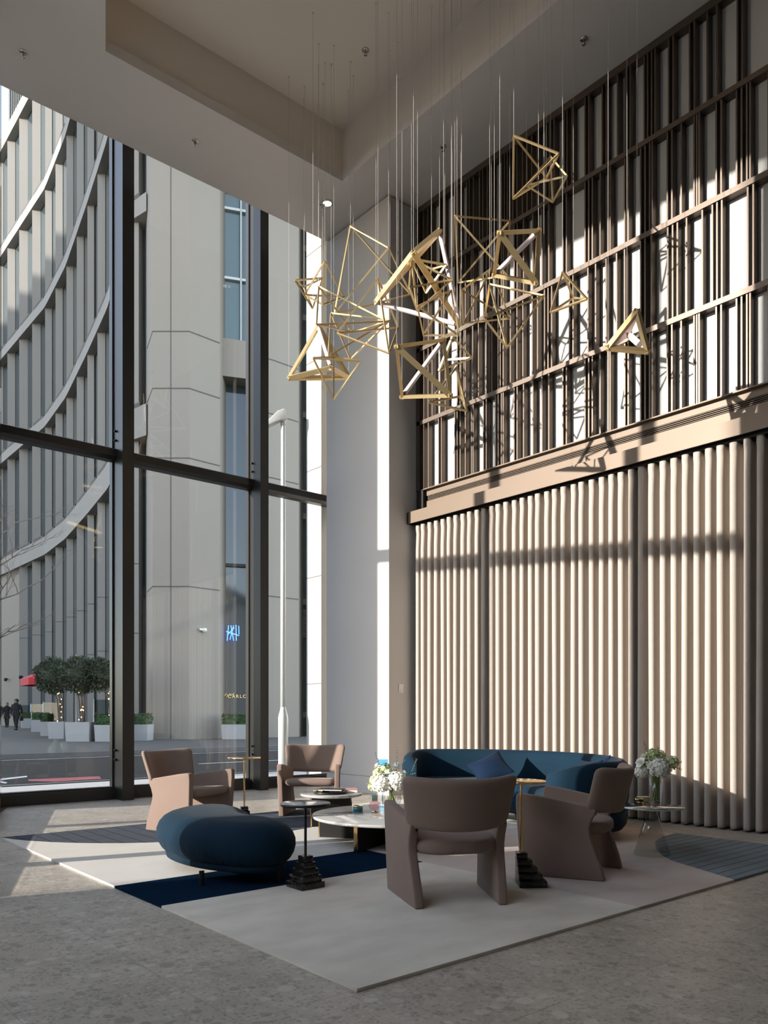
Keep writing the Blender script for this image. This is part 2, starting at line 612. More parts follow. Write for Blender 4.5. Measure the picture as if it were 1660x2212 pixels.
fl = [(fx(10.9) + .05, 10.9), (WX + .03, 10.9), (WX + .03, -7.0), (fx(-7) - .4, -7.0)]
struct(MB().prism(fl, -.12, 0).build('floor', 'floor'))

# ceiling with the open cove
CVL = lambda y: 3.44 - .387 * (8.9 - y)
CVS = -5.0
m = MB()
def quadslab(m, pts, z0, z1, mi=0):
    m.prism(pts, z0, z1, mi)
quadslab(m, [(fx(8.9), 8.9), (CVL(8.9), 8.9), (CVL(CVS), CVS), (fx(CVS), CVS)], CZ, CZ + .13)
quadslab(m, [(fx(10.2), 10.2), (WX, 10.2), (WX, 8.9), (fx(8.9), 8.9)], CZ, CZ + .13)
quadslab(m, [(6.83, 8.9), (WX, 8.9), (WX, CVS), (6.83, CVS)], CZ, CZ + .13)
quadslab(m, [(fx(CVS), CVS), (WX, CVS), (WX, -7), (fx(-7), -7)], CZ, CZ + .13)
# bulkhead in front of the glazing pocket
m.box(fx(10.2) - .1, WX, 10.14, 10.2, CZ + .13, 9.8)
struct(m.build('ceiling', 'plaster'))
m = MB()
cz1 = 9.48
e = .04
quadslab(m, [(CVL(8.9) - e - .05, 8.9 + e), (6.83 + e, 8.9 + e), (6.83 + e, 8.9 + e + .06), (CVL(8.9) - e - .05, 8.9 + e + .06)], CZ + .13, cz1)
quadslab(m, [(6.83 + e, 8.9 + e), (6.83 + e + .06, 8.9 + e), (6.83 + e + .06, CVS - .1), (6.83 + e, CVS - .1)], CZ + .13, cz1)
quadslab(m, [(CVL(8.9) - e - .06, 8.9 + e), (CVL(8.9) - e, 8.9 + e), (CVL(CVS) - e, CVS), (CVL(CVS) - e - .06, CVS)], CZ + .13, cz1)
quadslab(m, [(CVL(CVS) - .1, CVS - .1), (6.95, CVS - .1), (6.95, CVS - .04), (CVL(CVS) - .1, CVS - .04)], CZ + .13, cz1)
quadslab(m, [(CVL(9.0) - .1, 9.0), (6.93, 9.0), (6.93, CVS - .1), (CVL(CVS) - .16, CVS - .1)], cz1, cz1 + .06)
struct(m.build('ceiling_cove', 'cove'))
struct(MB().prism([(fx(11) + .1, 11.0), (9.5, 11.0), (9.5, -7.2), (fx(-7.2) - .1, -7.2)], 9.8, 9.95).build('roof_slab', 'plaster'))
struct(MB().box(WX, WX + .15, -7, 10.95, -.1, 9.8).build('wall_right', 'wall'))
# pillar in the corner
m = MB()
m.box(7.51, WX, 8.68, 10.2, .256, CZ - .02).box(7.512, WX, 8.682, 10.198, .0, .25)
struct(m.build('pillar', 'pillar'))
m = MB()
m.box(7.53, WX, 8.70, 10.18, CZ - .02, CZ + .001).box(7.53, WX, 8.70, 10.18, .249, .257)
struct(m.build('trim_1', 'joint'))
# back wall with tall windows (behind the camera) and solid left wall past the slanted glazing
m = MB()
xa = fx(-7) - .3
m.box(xa, WX, -7.15, -7.0, 0, 9.8)
struct(m.build('wall_back', 'wall'))
# unseen glazing added for sky fill; an added block keeps the sun off it
w = sroot('window_5')
def fbox(m, ya, yb, o0, o1, z0, z1):
    m.prism([(fx(ya) + o0, ya), (fx(yb) + o0, yb), (fx(yb) + o1, yb), (fx(ya) + o1, ya)], z0, z1)
m = MB(); fbox(m, 5.60, 1.2, -.012, .012, .17, 8.5); m.build('glass_pane', 'glass', w)
m = MB(); fbox(m, 5.60, 1.2, -.05, .0, 4.70, 4.875); fbox(m, 5.6, 1.2, -.05, .0, 0, .17); fbox(m, 5.6, 1.2, -.1, -.02, 8.5, 9.8)
for k in range(3):
    fbox(m, 5.68 - k * 2.1, 5.52 - k * 2.1, -.32, .0, 0, 8.6)
m.build('window_frame', 'frame', w)
m = MB(); fbox(m, 1.2, -7.1, -.25, 0, 0, 9.8); struct(m.build('wall_left', 'wall'))

# street glazing --------------------------------------------------------
MUL = [(2.56, 2.715), (4.313, 4.478), (6.50, 6.648)]
def glazing(i, x0, x1):
    w = sroot('window_%d' % i, (x0, GY, 0))
    def L(mb, n, mt):
        mb.v = [(v[0] - x0, v[1] - GY, v[2]) for v in mb.v]
        return mb.build(n, mt, w)
    L(MB().box(x0, x1, GY - .012, GY + .012, .17, 4.71), 'glass_pane', 'glass')
    L(MB().box(x0, x1, GY - .012, GY + .012, 4.87, 9.75), 'glass_pane', 'glass')
    t = MB()
    t.prism([(0, 0), (.07, -.035), (.20, -.035), (.20, .165 - .035), (.07, .165 - .035), (0, .10)], 0, x1 - x0)
    t.v = [(x0 + z, GY + .02 - (0.20 - x) , 4.745 + y) for x, y, z in t.v]
    t.v = [(v[0], GY - .2 + (v[1] - (GY - .18)), v[2]) for v in t.v]
    L(t, 'transom', 'frame')
    L(MB().box(x0, x1, 10.80, GY + .06, 0, .15).box(x0, x1, 10.86, GY + .05, .15, .17), 'sill', 'frame')
    L(MB().box(x0, x1, GY - .06, GY + .06, 9.6, 9.8), 'head', 'frame')
    return w, L
for i, (a, b) in enumerate(((2.735, 4.313), (4.478, 6.50), (6.648, WX))):
    w, L = glazing(i + 1, a, b)
    m0, m1 = MUL[i]
    mb = MB().box(m0, m1, 10.55, GY + .06, 0, 9.8).box(m0 - .018, m0, 10.87, GY + .03, .15, 9.8)
    L(mb, 'mullion', 'frame')
    if i:
        for z in (4.98, 5.11, .55, .68):
            bz = MB().lathe([(.016, 0), (.016, .02), (.01, .026)], n=10)
            bz.v = [(m0 - v[2], 10.78 + v[0], z + v[1]) for v in bz.v]
            L(bz, 'bolt', 'blackmetal')

# slanted glazing on the left, out of the frame: shapes the sunlight
def spt(t, off=0.0):
    """Point t metres along the slanted wall from the street corner, off metres inward."""
    dx, dy = -.3609, -.9326
    return (2.737 + dx * t - dy * off, 10.46 + dy * t + dx * off)
def sbox(m, t0, t1, o0, o1, z0, z1):
    m.prism([spt(t0, o0), spt(t1, o0), spt(t1, o1), spt(t0, o1)], z0, z1)
TM = [1.76, 3.98]
w = sroot('window_4')
m = MB(); sbox(m, 0, 5.1, -.012, .012, .17, 4.71); m.build('glass_pane', 'glass', w)
m = MB(); sbox(m, 0, 5.1, -.012, .012, 4.87, 9.7); m.build('glass_pane', 'glass', w)
m = MB(); sbox(m, 0, 5.1, -.12, .0, 4.70, 4.875); m.build('transom', 'frame', w)
m = MB(); sbox(m, 0, 5.1, -.10, .0, 0, .16); m.build('sill', 'frame', w)
m = MB(); sbox(m, -.2, 5.1, -.1, -.02, 9.6, 9.8); m.build('head', 'frame', w)
for t in TM:
    m = MB(); sbox(m, t - .08, t + .08, -.36, .0, 0, 9.8); m.build('mullion', 'frame', w)
m = MB(); sbox(m, -.12, .02, -.14, -.025, 0, 9.8); m.build('corner_post', 'frame', w)
# unseen column added outside the street corner to throw the shade beside the pillar
struct(MB().box(1.45, 2.25, 10.62, 11.95, -.1, 14).build('shade_pillar', 'stone2'))

# ------------------------------------------------------------------ screen wall
R24 = [914.4, 924.7, 947, 952.8, 981.9, 986.9, 993.5, 1004.6, 1017.9, 1021.4, 1043.6, 1049.9, 1070.7, 1075.4, 1082.5, 1086.4,
       1109.9, 1116.4, 1130.2, 1150.3, 1170, 1184.7, 1215.1, 1222.8, 1262.9, 1271, 1278.7, 1295.5, 1312.7, 1317, 1348.8, 1356.2,
       1383, 1392.6, 1402.6, 1407.7, 1440.7, 1450.4, 1470.5, 1498.3, 1504, 1509.1, 1546.1, 1556.7, 1589.9, 1600.7, 1612.2,
       1619.1, 1658.6]
R3 = [914.9, 924.3, 932.9, 950, 961, 987.2, 993.2, 1001.8, 1004.9, 1020.6, 1033, 1049.6, 1062, 1075.4, 1080, 1086.4, 1102, 1116,
      1128.7, 1149, 1160.4, 1175.7, 1183.1, 1190.9, 1229.3, 1237.1, 1269.2, 1285.7, 1308.4, 1331.1, 1348.3, 1383, 1392.5, 1406,
      1441.5, 1452, 1462.2, 1482, 1516, 1537.8, 1547.8, 1558.1, 1614, 1626]
R1 = [914, 924, 930, 950, 957, 982, 990, 1008, 1013, 1022, 1036, 1042, 1052, 1061, 1083, 1089, 1095, 1107, 1116, 1128, 1138, 1148,
      1160, 1178, 1186, 1196, 1218, 1224, 1234.7, 1263, 1271, 1300, 1309, 1333, 1351, 1360.5, 1390.8, 1398, 1406.7, 1414, 1443.5,
      1453, 1488.7, 1499, 1526.7, 1547.5, 1591.8, 1602]
SX0, SX1 = 8.055, 8.155
ZR = [4.49, 5.50, 6.59, 7.64, CZ]
def extra(seed, y):
    r = random.Random(seed)
    out = []
    while y > -1.2:
        y -= r.choice((.07, .1, .26, .12, .3, .2, .08))
        out.append(y)
    return out
scr = thing('wall_screen', 'tall bronze slatted screen over white panels above the curtain', 'screen', (SX0, 8.6, ZR[0]))
def S(mb, n, mt):
    mb.v = [(v[0] - SX0, v[1] - 8.6, v[2] - ZR[0]) for v in mb.v]
    return mb.build(n, mt, scr)
S(MB().box(SX1, WX, -1.2, 8.66, ZR[0], CZ), 'backing_panel', 'screenwhite')
for k, row in enumerate((R24, R3, R24, R1)):
    ys = [onx(p, SX0) for p in row]
    ys += extra(k, onx(1665, SX0))
    mb = MB()
    for y in ys:
        mb.box(SX0, SX1, y - .018, y, ZR[k], ZR[k + 1])
    S(mb, 'slat_row', 'bronze')
for z in ZR[1:4]:
    S(MB().box(SX0 - .015, SX1, -1.2, 8.66, z - .03, z + .03), 'rail', 'bronze')
S(MB().box(SX0 - .01, SX1, -1.2, 8.66, CZ - .09, CZ - .001), 'rail', 'bronze')
S(MB().box(SX0 - .015, SX1, 8.60, 8.675, ZR[0], CZ - .01), 'end_post', 'bronze')

# ledge, vent and curtain
sh = thing('pelmet', 'champagne metal pelmet with a slotted vent running above the curtain', 'pelmet', (7.85, 8.64, 3.98))
def S2(mb, n, mt):
    mb.v = [(v[0] - 7.85, v[1] - 8.64, v[2] - 3.98) for v in mb.v]
    return mb.build(n, mt, sh)
S2(MB().box(7.85, 7.87, -1.2, 8.64, 3.984, 4.154).box(7.87, 8.12, -1.2, 8.64, 4.134, 4.154), 'fascia', 'champagne')
S2(MB().box(7.855, 8.12, 8.64, 8.675, 3.984, 4.154), 'end_cap', 'blackmetal')
S2(MB().box(8.08, 8.10, -1.2, 8.5, 4.154, 4.325).box(8.08, 8.10, -1.2, 8.5, 4.405, 4.49).box(8.02, 8.15, -1.2, 8.5, 4.485, 4.50), 'vent_panel', 'champagne')
S2(MB().box(8.105, 8.12, -1.2, 8.48, 4.325, 4.405), 'vent_recess', 'slot')
mb = MB()
for k in range(4):
    mb.box(8.085, 8.105, -1.2, 8.47, 4.336 + k * .020, 4.3405 + k * .020)
S2(mb, 'vent_grille', 'champagne')
S2(MB().box(8.02, 8.10, 8.5, 8.64, 4.154, 4.50), 'vent_end', 'blackmetal')
S2(MB().box(7.87, WX, -1.2, 8.64, 4.03, 4.05), 'underside', 'blackmetal')

def curtain(ya, yb, seed):
    rr = random.Random(seed)
    per = .1315
    zs = [.02, .05, .3, .9, 1.6, 2.4, 3.1, 3.6, 3.84, 3.90, 3.955]
    n = int(round((ya - yb) / per))
    # one ripple: round front tube, straight sides, tight round back; (x depth, y) over one period
    rf, rb, dep = .0345, .03125, .165
    pr = []
    for q in range(4):
        t_ = pi / 2 * q / 4
        pr.append((dep - rb * (1 - sin(t_)) * 0 - rb + rb * cos(t_), rb * sin(t_)))
    pr += [(dep - rb, rb), (dep * .62, rb + .001), (rf * 1.1, rb - .001)]
    for q in range(1, 9):
        t_ = pi * q / 8
        pr.append((rf - rf * sin(t_), rb + rf - rf * cos(t_)))
    pr += [(dep * .62, per - rb - .001), (dep - rb, per - rb)]
    for q in range(1, 4):
        t_ = pi / 2 * q / 4
        pr.append((dep - rb + rb * sin(t_), per - rb * cos(t_)))
    NP = len(pr)
    cols = []
    ph = [rr.uniform(-.010, .010) for _ in range(n + 2)]
    am = [rr.uniform(.90, 1.06) for _ in range(n + 2)]
    sway = [rr.uniform(-.016, .016) for _ in range(n + 2)]
    for i in range(n * NP + 1):
        k, q_ = divmod(i, NP)
        dx_, dy_ = pr[q_]
        fr_ = 1 - dx_ / dep
        col = []
        for z in zs:
            low = max(0, 1 - z / 3.0)
            top = 1 if z < 3.8 else .93
            X = 8.085 - dep * am[k] * fr_ * top
            if z > 3.85:
                X -= .010 * fr_
            Y = ya - k * per - dy_ + (ph[k] + sway[k] * low) * fr_
            if z > 3.8:
                Y -= (dy_ - per / 2) * .12 * fr_
            col.append((X, Y, z))
        cols.append(col)
    vs = [p for c in cols for p in c]
    m_ = len(zs)
    fs = [(i * m_ + j, (i + 1) * m_ + j, (i + 1) * m_ + j + 1, i * m_ + j + 1) for i in range(len(cols) - 1) for j in range(m_ - 1)]
    mb = MB().add(vs, fs, 0, True)
    return mb
cu = curtain(8.62, .9, 3).build('curtain', 'curtain', fix=False)
sl = cu.modifiers.new('cloth', 'SOLIDIFY'); sl.thickness = .006
tag(cu, 'floor-length beige linen curtain in deep ripple folds along the right wall', 'curtain')
struct(MB().box(7.95, 8.12, .5, 8.62, 3.96, 4.03).build('trim_2', 'blackmetal'))

# wall plate on the pillar
p = ray(876, 1485, 11.35)
wp = thing('wall_switch', 'small white switch plate on the cream pillar beside the curtain', 'wall switch', (7.74, 8.68, 1.56))
bevel(MB().box(-.045, .045, -.012, 0, -.065, .065).build('plate', 'white', wp), .004)
MB().box(-.012, .012, -.018, -.012, -.045, -.02).build('button', 'chrome', wp)

# sprinklers and downlight
def sprinkler(px, py, z, where):
    o = ray(px, py, F * (z - HC) / (HY - py))
    r = thing('ceiling_sprinkler', where, 'sprinkler', (o.x, o.y, z), 0, 'ceiling sprinklers')
    MB().lathe([(.045, 0), (.042, -.008), (.02, -.012), (.012, -.014)], n=20).build('escutcheon', 'chrome', r)
    MB().lathe([(.008, -.012), (.008, -.055), (.022, -.058), (.022, -.062)], n=12).build('sprinkler_head', 'chrome', r)
sprinkler(50, 112, CZ, 'ceiling sprinkler nearest the top left corner of the photo')
sprinkler(422, 305, CZ, 'ceiling sprinkler on the soffit above the tall dark window post')
sprinkler(697, 443, CZ, 'ceiling sprinkler right beside the round lit downlight')
sprinkler(958, 316, CZ, 'ceiling sprinkler on the soffit near the far top of the slatted screen')
sprinkler(1262, 84, CZ, 'ceiling sprinkler highest up on the soffit beside the slatted screen')
sprinkler(790, 108, cz1, 'ceiling sprinkler inside the deep tan ceiling recess')
o = ray(707, 439, F * (CZ - HC) / (HY - 439))
dl = thing('downlight', 'round lit recessed downlight in the ceiling above the pillar', 'ceiling light', (o.x, o.y, CZ))
MB().lathe([(.085, -.001), (.085, -.010), (.066, -.010), (.066, -.001)], close=True).build('trim_ring', 'chrome', dl)
MB().lathe([(.066, -.002), (0.0001, -.002)], n=24).build('lens', 'lamp', dl)

# ------------------------------------------------------------------ pendants
TETS = [
    ([(6.22, 7.936, 7.391), (6.129, 7.089, 6.705), (6.101, 8.117, 6.306), (7.037, 7.694, 6.705)], 0, [], 'large thin brass tetrahedron pendant with its tip highest of those before the pillar'),
    ([(5.823, 8.602, 6.837), (6.159, 8.448, 6.922), (6.14, 8.653, 6.595), (6.118, 8.83, 6.946)], 0, [], 'smallest thin brass tetrahedron pendant at the far left edge of the cluster'),
    ([(5.981, 8.161, 6.957), (6.004, 8.644, 6.727), (6.42, 8.329, 6.71), (5.991, 8.213, 6.421)], 0, [], 'small thin brass tetrahedron pendant whose tip crosses the left edge of the grey pillar'),
    ([(5.757, 7.984, 6.482), (5.525, 7.708, 5.833), (6.294, 7.304, 5.967), (6.387, 8.092, 6.146)], 0, [], 'long thin brass tetrahedron pendant lying flat across the middle left of the cluster'),
    ([(5.826, 6.925, 6.164), (5.769, 7.621, 5.773), (6.039, 6.98, 5.39), (6.485, 7.323, 5.957)], 0, [], 'bright sunlit thin brass tetrahedron pendant before the white sun strip of the pillar'),
    ([(5.942, 8.247, 6.141), (5.76, 8.648, 5.56), (6.48, 8.31, 5.658), (5.885, 7.898, 5.478)], 1, [(0, 3)], 'thick brass tetrahedron pendant with pink light tube, hanging lowest left of the pillar'),
    ([(5.446, 7.666, 5.396), (5.914, 7.882, 5.614), (5.918, 7.37, 5.393), (5.863, 7.819, 5.058)], 0, [], 'thin brass tetrahedron pendant pointing down, lowest tip at the left of the cluster'),
    ([(6.054, 8.126, 6.302), (6.524, 8.324, 5.916), (5.856, 7.915, 5.625), (6.489, 7.48, 6.113)], 0, [], 'thin brass tetrahedron pendant half hidden behind the sunlit ones at middle left'),
    ([(6.324, 6.43, 6.676), (5.614, 6.097, 6.01), (5.928, 7.083, 5.986), (6.562, 6.344, 5.647)], 1, [(0, 3), (2, 3)], 'very large thick brass tetrahedron pendant with white light tubes in the cluster centre'),
    ([(5.828, 6.361, 6.142), (6.098, 6.015, 5.867), (5.641, 6.189, 5.693), (6.049, 6.503, 5.701)], 0, [], 'thin brass tetrahedron pendant inside the dense centre, in front of the thick large one'),
    ([(6.078, 6.634, 6.354), (6.355, 6.354, 6.267), (6.321, 6.648, 6.055), (6.457, 6.7, 6.405)], 0, [], 'tiny dark brass tetrahedron pendant near the top of the dense centre'),
    ([(6.218, 6.139, 5.844), (6.183, 6.547, 5.488), (6.231, 6.035, 5.314), (5.77, 6.203, 5.543)], 0, [], 'thin brass tetrahedron pendant directly below the dense centre of the cluster'),
    ([(5.344, 6.055, 4.933), (6.008, 6.047, 5.202), (5.897, 5.837, 4.513), (5.84, 6.528, 4.694)], 1, [(1, 3)], 'thick brass tetrahedron pendant with a diagonal pink tube, low beside the pillar edge'),
    ([(6.06, 5.898, 4.88), (5.98, 6.247, 4.586), (6.401, 6.168, 4.737), (6.198, 5.883, 4.44)], 0, [], 'lowest thin brass tetrahedron pendant at the bottom middle of the cluster'),
    ([(6.321, 6.225, 5.399), (6.288, 6.404, 5.068), (6.598, 6.19, 5.229), (6.525, 6.546, 5.305)], 0, [], 'small thin brass tetrahedron pendant just right of the low thick one with diagonal tube'),
    ([(6.142, 5.187, 6.98), (6.317, 4.769, 6.656), (6.24, 5.278, 6.436), (6.665, 5.186, 6.787)], 0, [], 'highest brass tetrahedron pendant, upright against the dark part of the slatted screen'),
    ([(6.723, 5.179, 7.033), (6.691, 4.947, 6.696), (6.913, 5.298, 6.694), (6.504, 5.321, 6.708)], 0, [], 'small brass tetrahedron pendant overlapping the highest one at its right'),
    ([(6.076, 5.945, 6.51), (6.851, 5.844, 6.725), (6.648, 6.45, 6.209), (6.616, 5.681, 5.956)], 0, [], 'large thin brass tetrahedron pendant right of centre with a nearly level top edge'),
    ([(5.949, 5.203, 5.939), (6.49, 5.152, 6.15), (6.347, 5.626, 5.843), (6.401, 5.115, 5.566)], 1, [(1, 2)], 'thick brass tetrahedron pendant with a pink tube pointing up right, right of centre'),
    ([(6.712, 5.996, 6.201), (6.234, 5.998, 5.795), (6.701, 6.415, 5.74), (6.811, 5.81, 5.604)], 0, [], 'thin brass tetrahedron pendant below the large thin one right of centre'),
    ([(6.321, 5.669, 5.752), (6.51, 5.099, 5.468), (6.623, 5.687, 5.173), (6.007, 5.459, 5.209)], 0, [], 'thin brass tetrahedron pendant pointing down, below the thick one with the pink tube'),
    ([(6.474, 4.839, 5.591), (6.52, 5.023, 5.271), (6.646, 4.675, 5.312), (6.81, 4.955, 5.492)], 0, [], 'small thin brass tetrahedron pendant alone against the sunlit screen, second from right'),
    ([(6.534, 4.046, 4.912), (6.494, 4.328, 4.659), (6.751, 4.068, 4.613), (6.792, 4.315, 4.886)], 1, [], 'small thick brass tetrahedron pendant with pink inner faces, farthest right of all'),
]
def incove(x, y):
    return CVL(y) - .03 < x < 6.86 and y < 8.93
CEN = Vector((0, 0, 0))
for V, thick, tubes, label in TETS:
    V = [Vector(v) for v in V]
    c = sum(V, Vector()) / 4
    r = thing('pendant_light', label, 'pendant light', c, 0, 'brass tetrahedron pendants')
    w = .058 if thick else .019
    mb = MB()
    for i in range(4):
        for j in range(i + 1, 4):
            if (i, j) in tubes:
                continue
            a, b = V[i] - c, V[j] - c
            mid = ((a + b) / 2).normalized()
            if thick:
                d = (b - a).normalized()
                mb.bar(a - d * .012, b + d * .012, w, .036, 0, up=mid)
            else:
                mb.bar(a, b, w, .017, 0, up=mid)
    mb.build('frame', 'brass', r)
    if 'pink inner' in label:
        for i in range(4):
            for j in range(i + 1, 4):
                a, b = V[i] - c, V[j] - c
                mid = ((a + b) / 2).normalized()
                d = (b - a) * .12
                MB().bar(a + d - mid * .017, b - d - mid * .017, .050, .006, 0, up=mid).build('inner_face', 'tube', r)
    for i, j in tubes:
        a, b = V[i] - c, V[j] - c
        d = (b - a) * .06
        MB().tube([a + d, b - d], .026, 14).build('light_tube', 'tube', r)
        MB().bar(a, a + d * 1.1, .03, .03).build('tube_bracket', 'brass', r)
        MB().bar(b - d * 1.1, b, .03, .03).build('tube_bracket', 'brass', r)
    order = sorted(range(4), key=lambda k: -V[k].z)
    for k in order[:2 if thick == 0 else 3]:
        top = (cz1 if incove(V[k].x, V[k].y) else CZ)
        MB().tube([V[k] - c, Vector((V[k].x, V[k].y, top)) - c], .0017, 5).build('suspension_cable', 'cable', r)
        MB().lathe([(.012, 0), (.012, .015)], c=Vector((V[k].x, V[k].y, top - .0155)) - c, n=10).build('ceiling_fixing', 'white', r)

# ------------------------------------------------------------------ rug
lens = [(5.546, 2.66), (5.742, 3.048), (5.862, 3.3), (6.02, 3.494), (6.296, 3.712), (6.63, 3.92), (6.978, 4.038), (7.26, 4.066)]
leaf = [(4.1 + 2.08 * cos(radians(a)), 8.7 + 2.08 * sin(radians(a))) for a in range(197, 343, 6)]
leaf = [(2.12, 8.09)] + [p for p in leaf if p[1] < 8.08] + [(6.08, 8.09)]
m = MB()
T = .016
m.prism([(4.33, 2.66)] + lens + [(7.26, 5.32), (4.33, 5.32)], .001, T, 1)
m.prism([(2.12, 2.66), (4.33, 2.66), (4.33, 4.585), (2.12, 4.585)], .001, T, 0)
m.prism([(2.12, 4.585), (4.33, 4.585), (4.33, 5.32), (2.12, 5.32)], .001, T, 2)
m.prism(lens + [(7.26, 2.66)], .001, T + .001, 3)
m.prism(leaf, .001, T + .001, 4)
m.prism([(2.12, 5.32), (7.26, 5.32), (7.26, 8.09)] + leaf[::-1], .001, T, 5)
tag(m.build('area_rug', ['rug_grey', 'rug_taupe', 'rug_navy', 'slate_x', 'slate_y', 'rug_cream']),
    'large rectangular wool rug in grey, navy, cream and slate colour blocks', 'rug')

# ------------------------------------------------------------------ blush armchairs
def side_outline():
    return [(-.325, 0.0), (-.30, .10), (-.255, .22), (-.222, .31), (-.215, .36), (-.232, .42), (-.262, .475), (-.268, .50),
            (-.24, .523), (-.15, .536), (0, .560), (.15, .584), (.285, .600), (.305, .585), (.308, .52), (.296, .30), (.275, 0.0)]
def make_chair(label, loc, rotz):
    t = thing('armchair', label, 'armchair', loc, rotz, 'blush velvet armchairs')
    for s in (-1, 1):
        pts = side_outline()
        n = len(pts)
        th = .060
        vs = [(-th / 2, y, z) for y, z in pts] + [(th / 2, y, z) for y, z in pts]
        mb = MB().add(vs, [tuple(range(n)), tuple(range(2 * n - 1, n - 1, -1))] + [(i, i + n, (i + 1) % n + n, (i + 1) % n) for i in range(n)])
        mt = Matrix.Translation((s * .292, 0, 0)) @ rotm('Z', -s * radians(5)) @ rotm('Y', s * radians(1.5))
        mb.xf(mt)
        o = mb.build('arm_panel', 'chair', t)
        bevel(o, .024, 4, 35)
    def P(a, b):
        u, v = a / .36, (b + .165) / .33
        w = .318 + .052 * v
        x = w * u
        y = -.355 - .085 * v + .155 * abs(u) ** 2.1
        z = .485 + .325 * v - .018 * (1 - u * u) * 1.2
        n = Vector((-.155 * 2.1 * u * abs(u) ** .1 / w, 1, .26)).normalized()
        return (x, y, z), n
    MB().slab(22, 12, .36, .165, .05, .058, .026, P).build('backrest', 'chair', t)
    # seat: rounded cushion, D-shaped behind
    def Q(a, b):
        u, v = a / .27, b / .30
        x = .283 * u * (1 if v > -.2 else sqrt(max(0, 1 - ((-v - .2) / .8) ** 2.4)) * .9 + .1)
        return (x, .30 * v - .01, .372 + .018 * v), Vector((0, 0, 1))
    MB().slab(20, 20, .283, .30, .06, .085, .042, Q, crown=.010).build('seat', 'chair', t)
    bx = MB().box(-.275, -.262, -.262, -.258, .46, .50)
    bx.build('fabric_tag', 'blackmetal', t)
    return t
def face(fx_, fy_):
    return atan2(fy_, fx_) - pi / 2
RZ = .016
ch = make_chair('blush velvet armchair nearest the camera, seen squarely from behind', (3.652, 3.64, RZ), face(.49, .87))
dup(ch, (4.937, 3.62, RZ), face(-.35, .936), 'blush velvet armchair at the right, in profile between ziggurat table and glass cone table')
dup(ch, (3.77, 7.49, RZ), face(.39, -.92), 'blush velvet armchair at the left behind the blue ottoman')
dup(ch, (5.41, 7.64, RZ), face(-.678, -.733), 'blush velvet armchair by the window facing the camera, half in a curved shadow')

# ------------------------------------------------------------------ blue ottoman
def ld(lat, d):
    return Vector((CA * lat + SA * d, -SA * lat + CA * d, 0))
def catmull(pts, n=8):
    out = []
    L_ = len(pts)
    for i in range(L_):
        p0, p1, p2, p3 = (Vector(pts[(i + k - 1) % L_]) for k in range(4))
        for k in range(n):
            t = k / n
            out.append(.5 * ((2 * p1) + (-p0 + p2) * t + (2 * p0 - 5 * p1 + 4 * p2 - p3) * t * t + (-p0 + 3 * p1 - 3 * p2 + p3) * t ** 3))
    return out
def offset(pts, o):
    """Inset a closed counter-clockwise outline by o."""
    n = len(pts)
    res = []
    for i in range(n):
        t = (pts[(i + 1) % n] - pts[i - 1])
        t = Vector((t.x, t.y)).normalized()
        res.append(Vector((pts[i].x - t.y * o, pts[i].y + t.x * o)))
    return res
bean_ld = [(-1.78, 6.30), (-1.72, 6.00), (-1.53, 5.70), (-1.28, 5.47), (-.98, 5.33), (-.74, 5.38), (-.625, 5.60), (-.74, 5.88), (-.96, 6.08), (-1.06, 6.40), (-1.22, 6.68), (-1.46, 6.76), (-1.68, 6.62)]
bean = [ld(a, b).to_2d() for a, b in bean_ld]
bean = catmull(bean, 8)
ar = sum(bean[i].x * bean[(i + 1) % len(bean)].y - bean[(i + 1) % len(bean)].x * bean[i].y for i in range(len(bean)))
if ar < 0:
    bean = bean[::-1]
bc = sum(bean, Vector((0, 0))) / len(bean)
bean = [p - bc for p in bean]
def rings(outline, prof, mi=0, mb=None, cap_top=True, cap_bot=True):
    mb = mb or MB()
    n = len(outline)
    vs, fs = [], []
    for o_, z in prof:
        for p in offset(outline, o_):
            vs.append((p.x, p.y, z))
    for i in range(len(prof) - 1):
        for k in range(n):
            fs.append((i * n + k, i * n + (k + 1) % n, (i + 1) * n + (k + 1) % n, (i + 1) * n + k))
    if cap_bot:
        fs.append(tuple(range(n - 1, -1, -1)))
    if cap_top:
        fs.append(tuple((len(prof) - 1) * n + k for k in range(n)))
    return mb.add(vs, fs, mi, True)
ot = thing('ottoman', 'petrol blue velvet kidney-shaped ottoman on thin black legs', 'ottoman', (bc.x, bc.y, RZ))
prof = [(.10, .135), (.06, .14), (.035, .165), (.012, .205), (0, .25), (.002, .30), (.02, .345), (.055, .385), (.10, .410), (.15, .424), (.19, .430)]
o = rings(bean, prof).build('cushion', 'blue_gathered', ot)
rings(bean, [(.095, .085), (.075, .09), (.068, .12), (.075, .145)]).build('base_band', 'blue', ot)
for px, py in ((436, 1913), (605, 1905), (370, 1850)):
    g = at(px, py, RZ)
    MB().tube([(g.x - bc.x, g.y - bc.y, 0.0), (g.x - bc.x, g.y - bc.y, .10)], [.013, .019], 14).build('leg', 'blackmetal', ot)
g = ld(-1.15, 6.45)
MB().tube([(g.x - bc.x, g.y - bc.y, 0.0), (g.x - bc.x, g.y - bc.y, .10)], [.013, .019], 14).build('leg', 'blackmetal', ot)

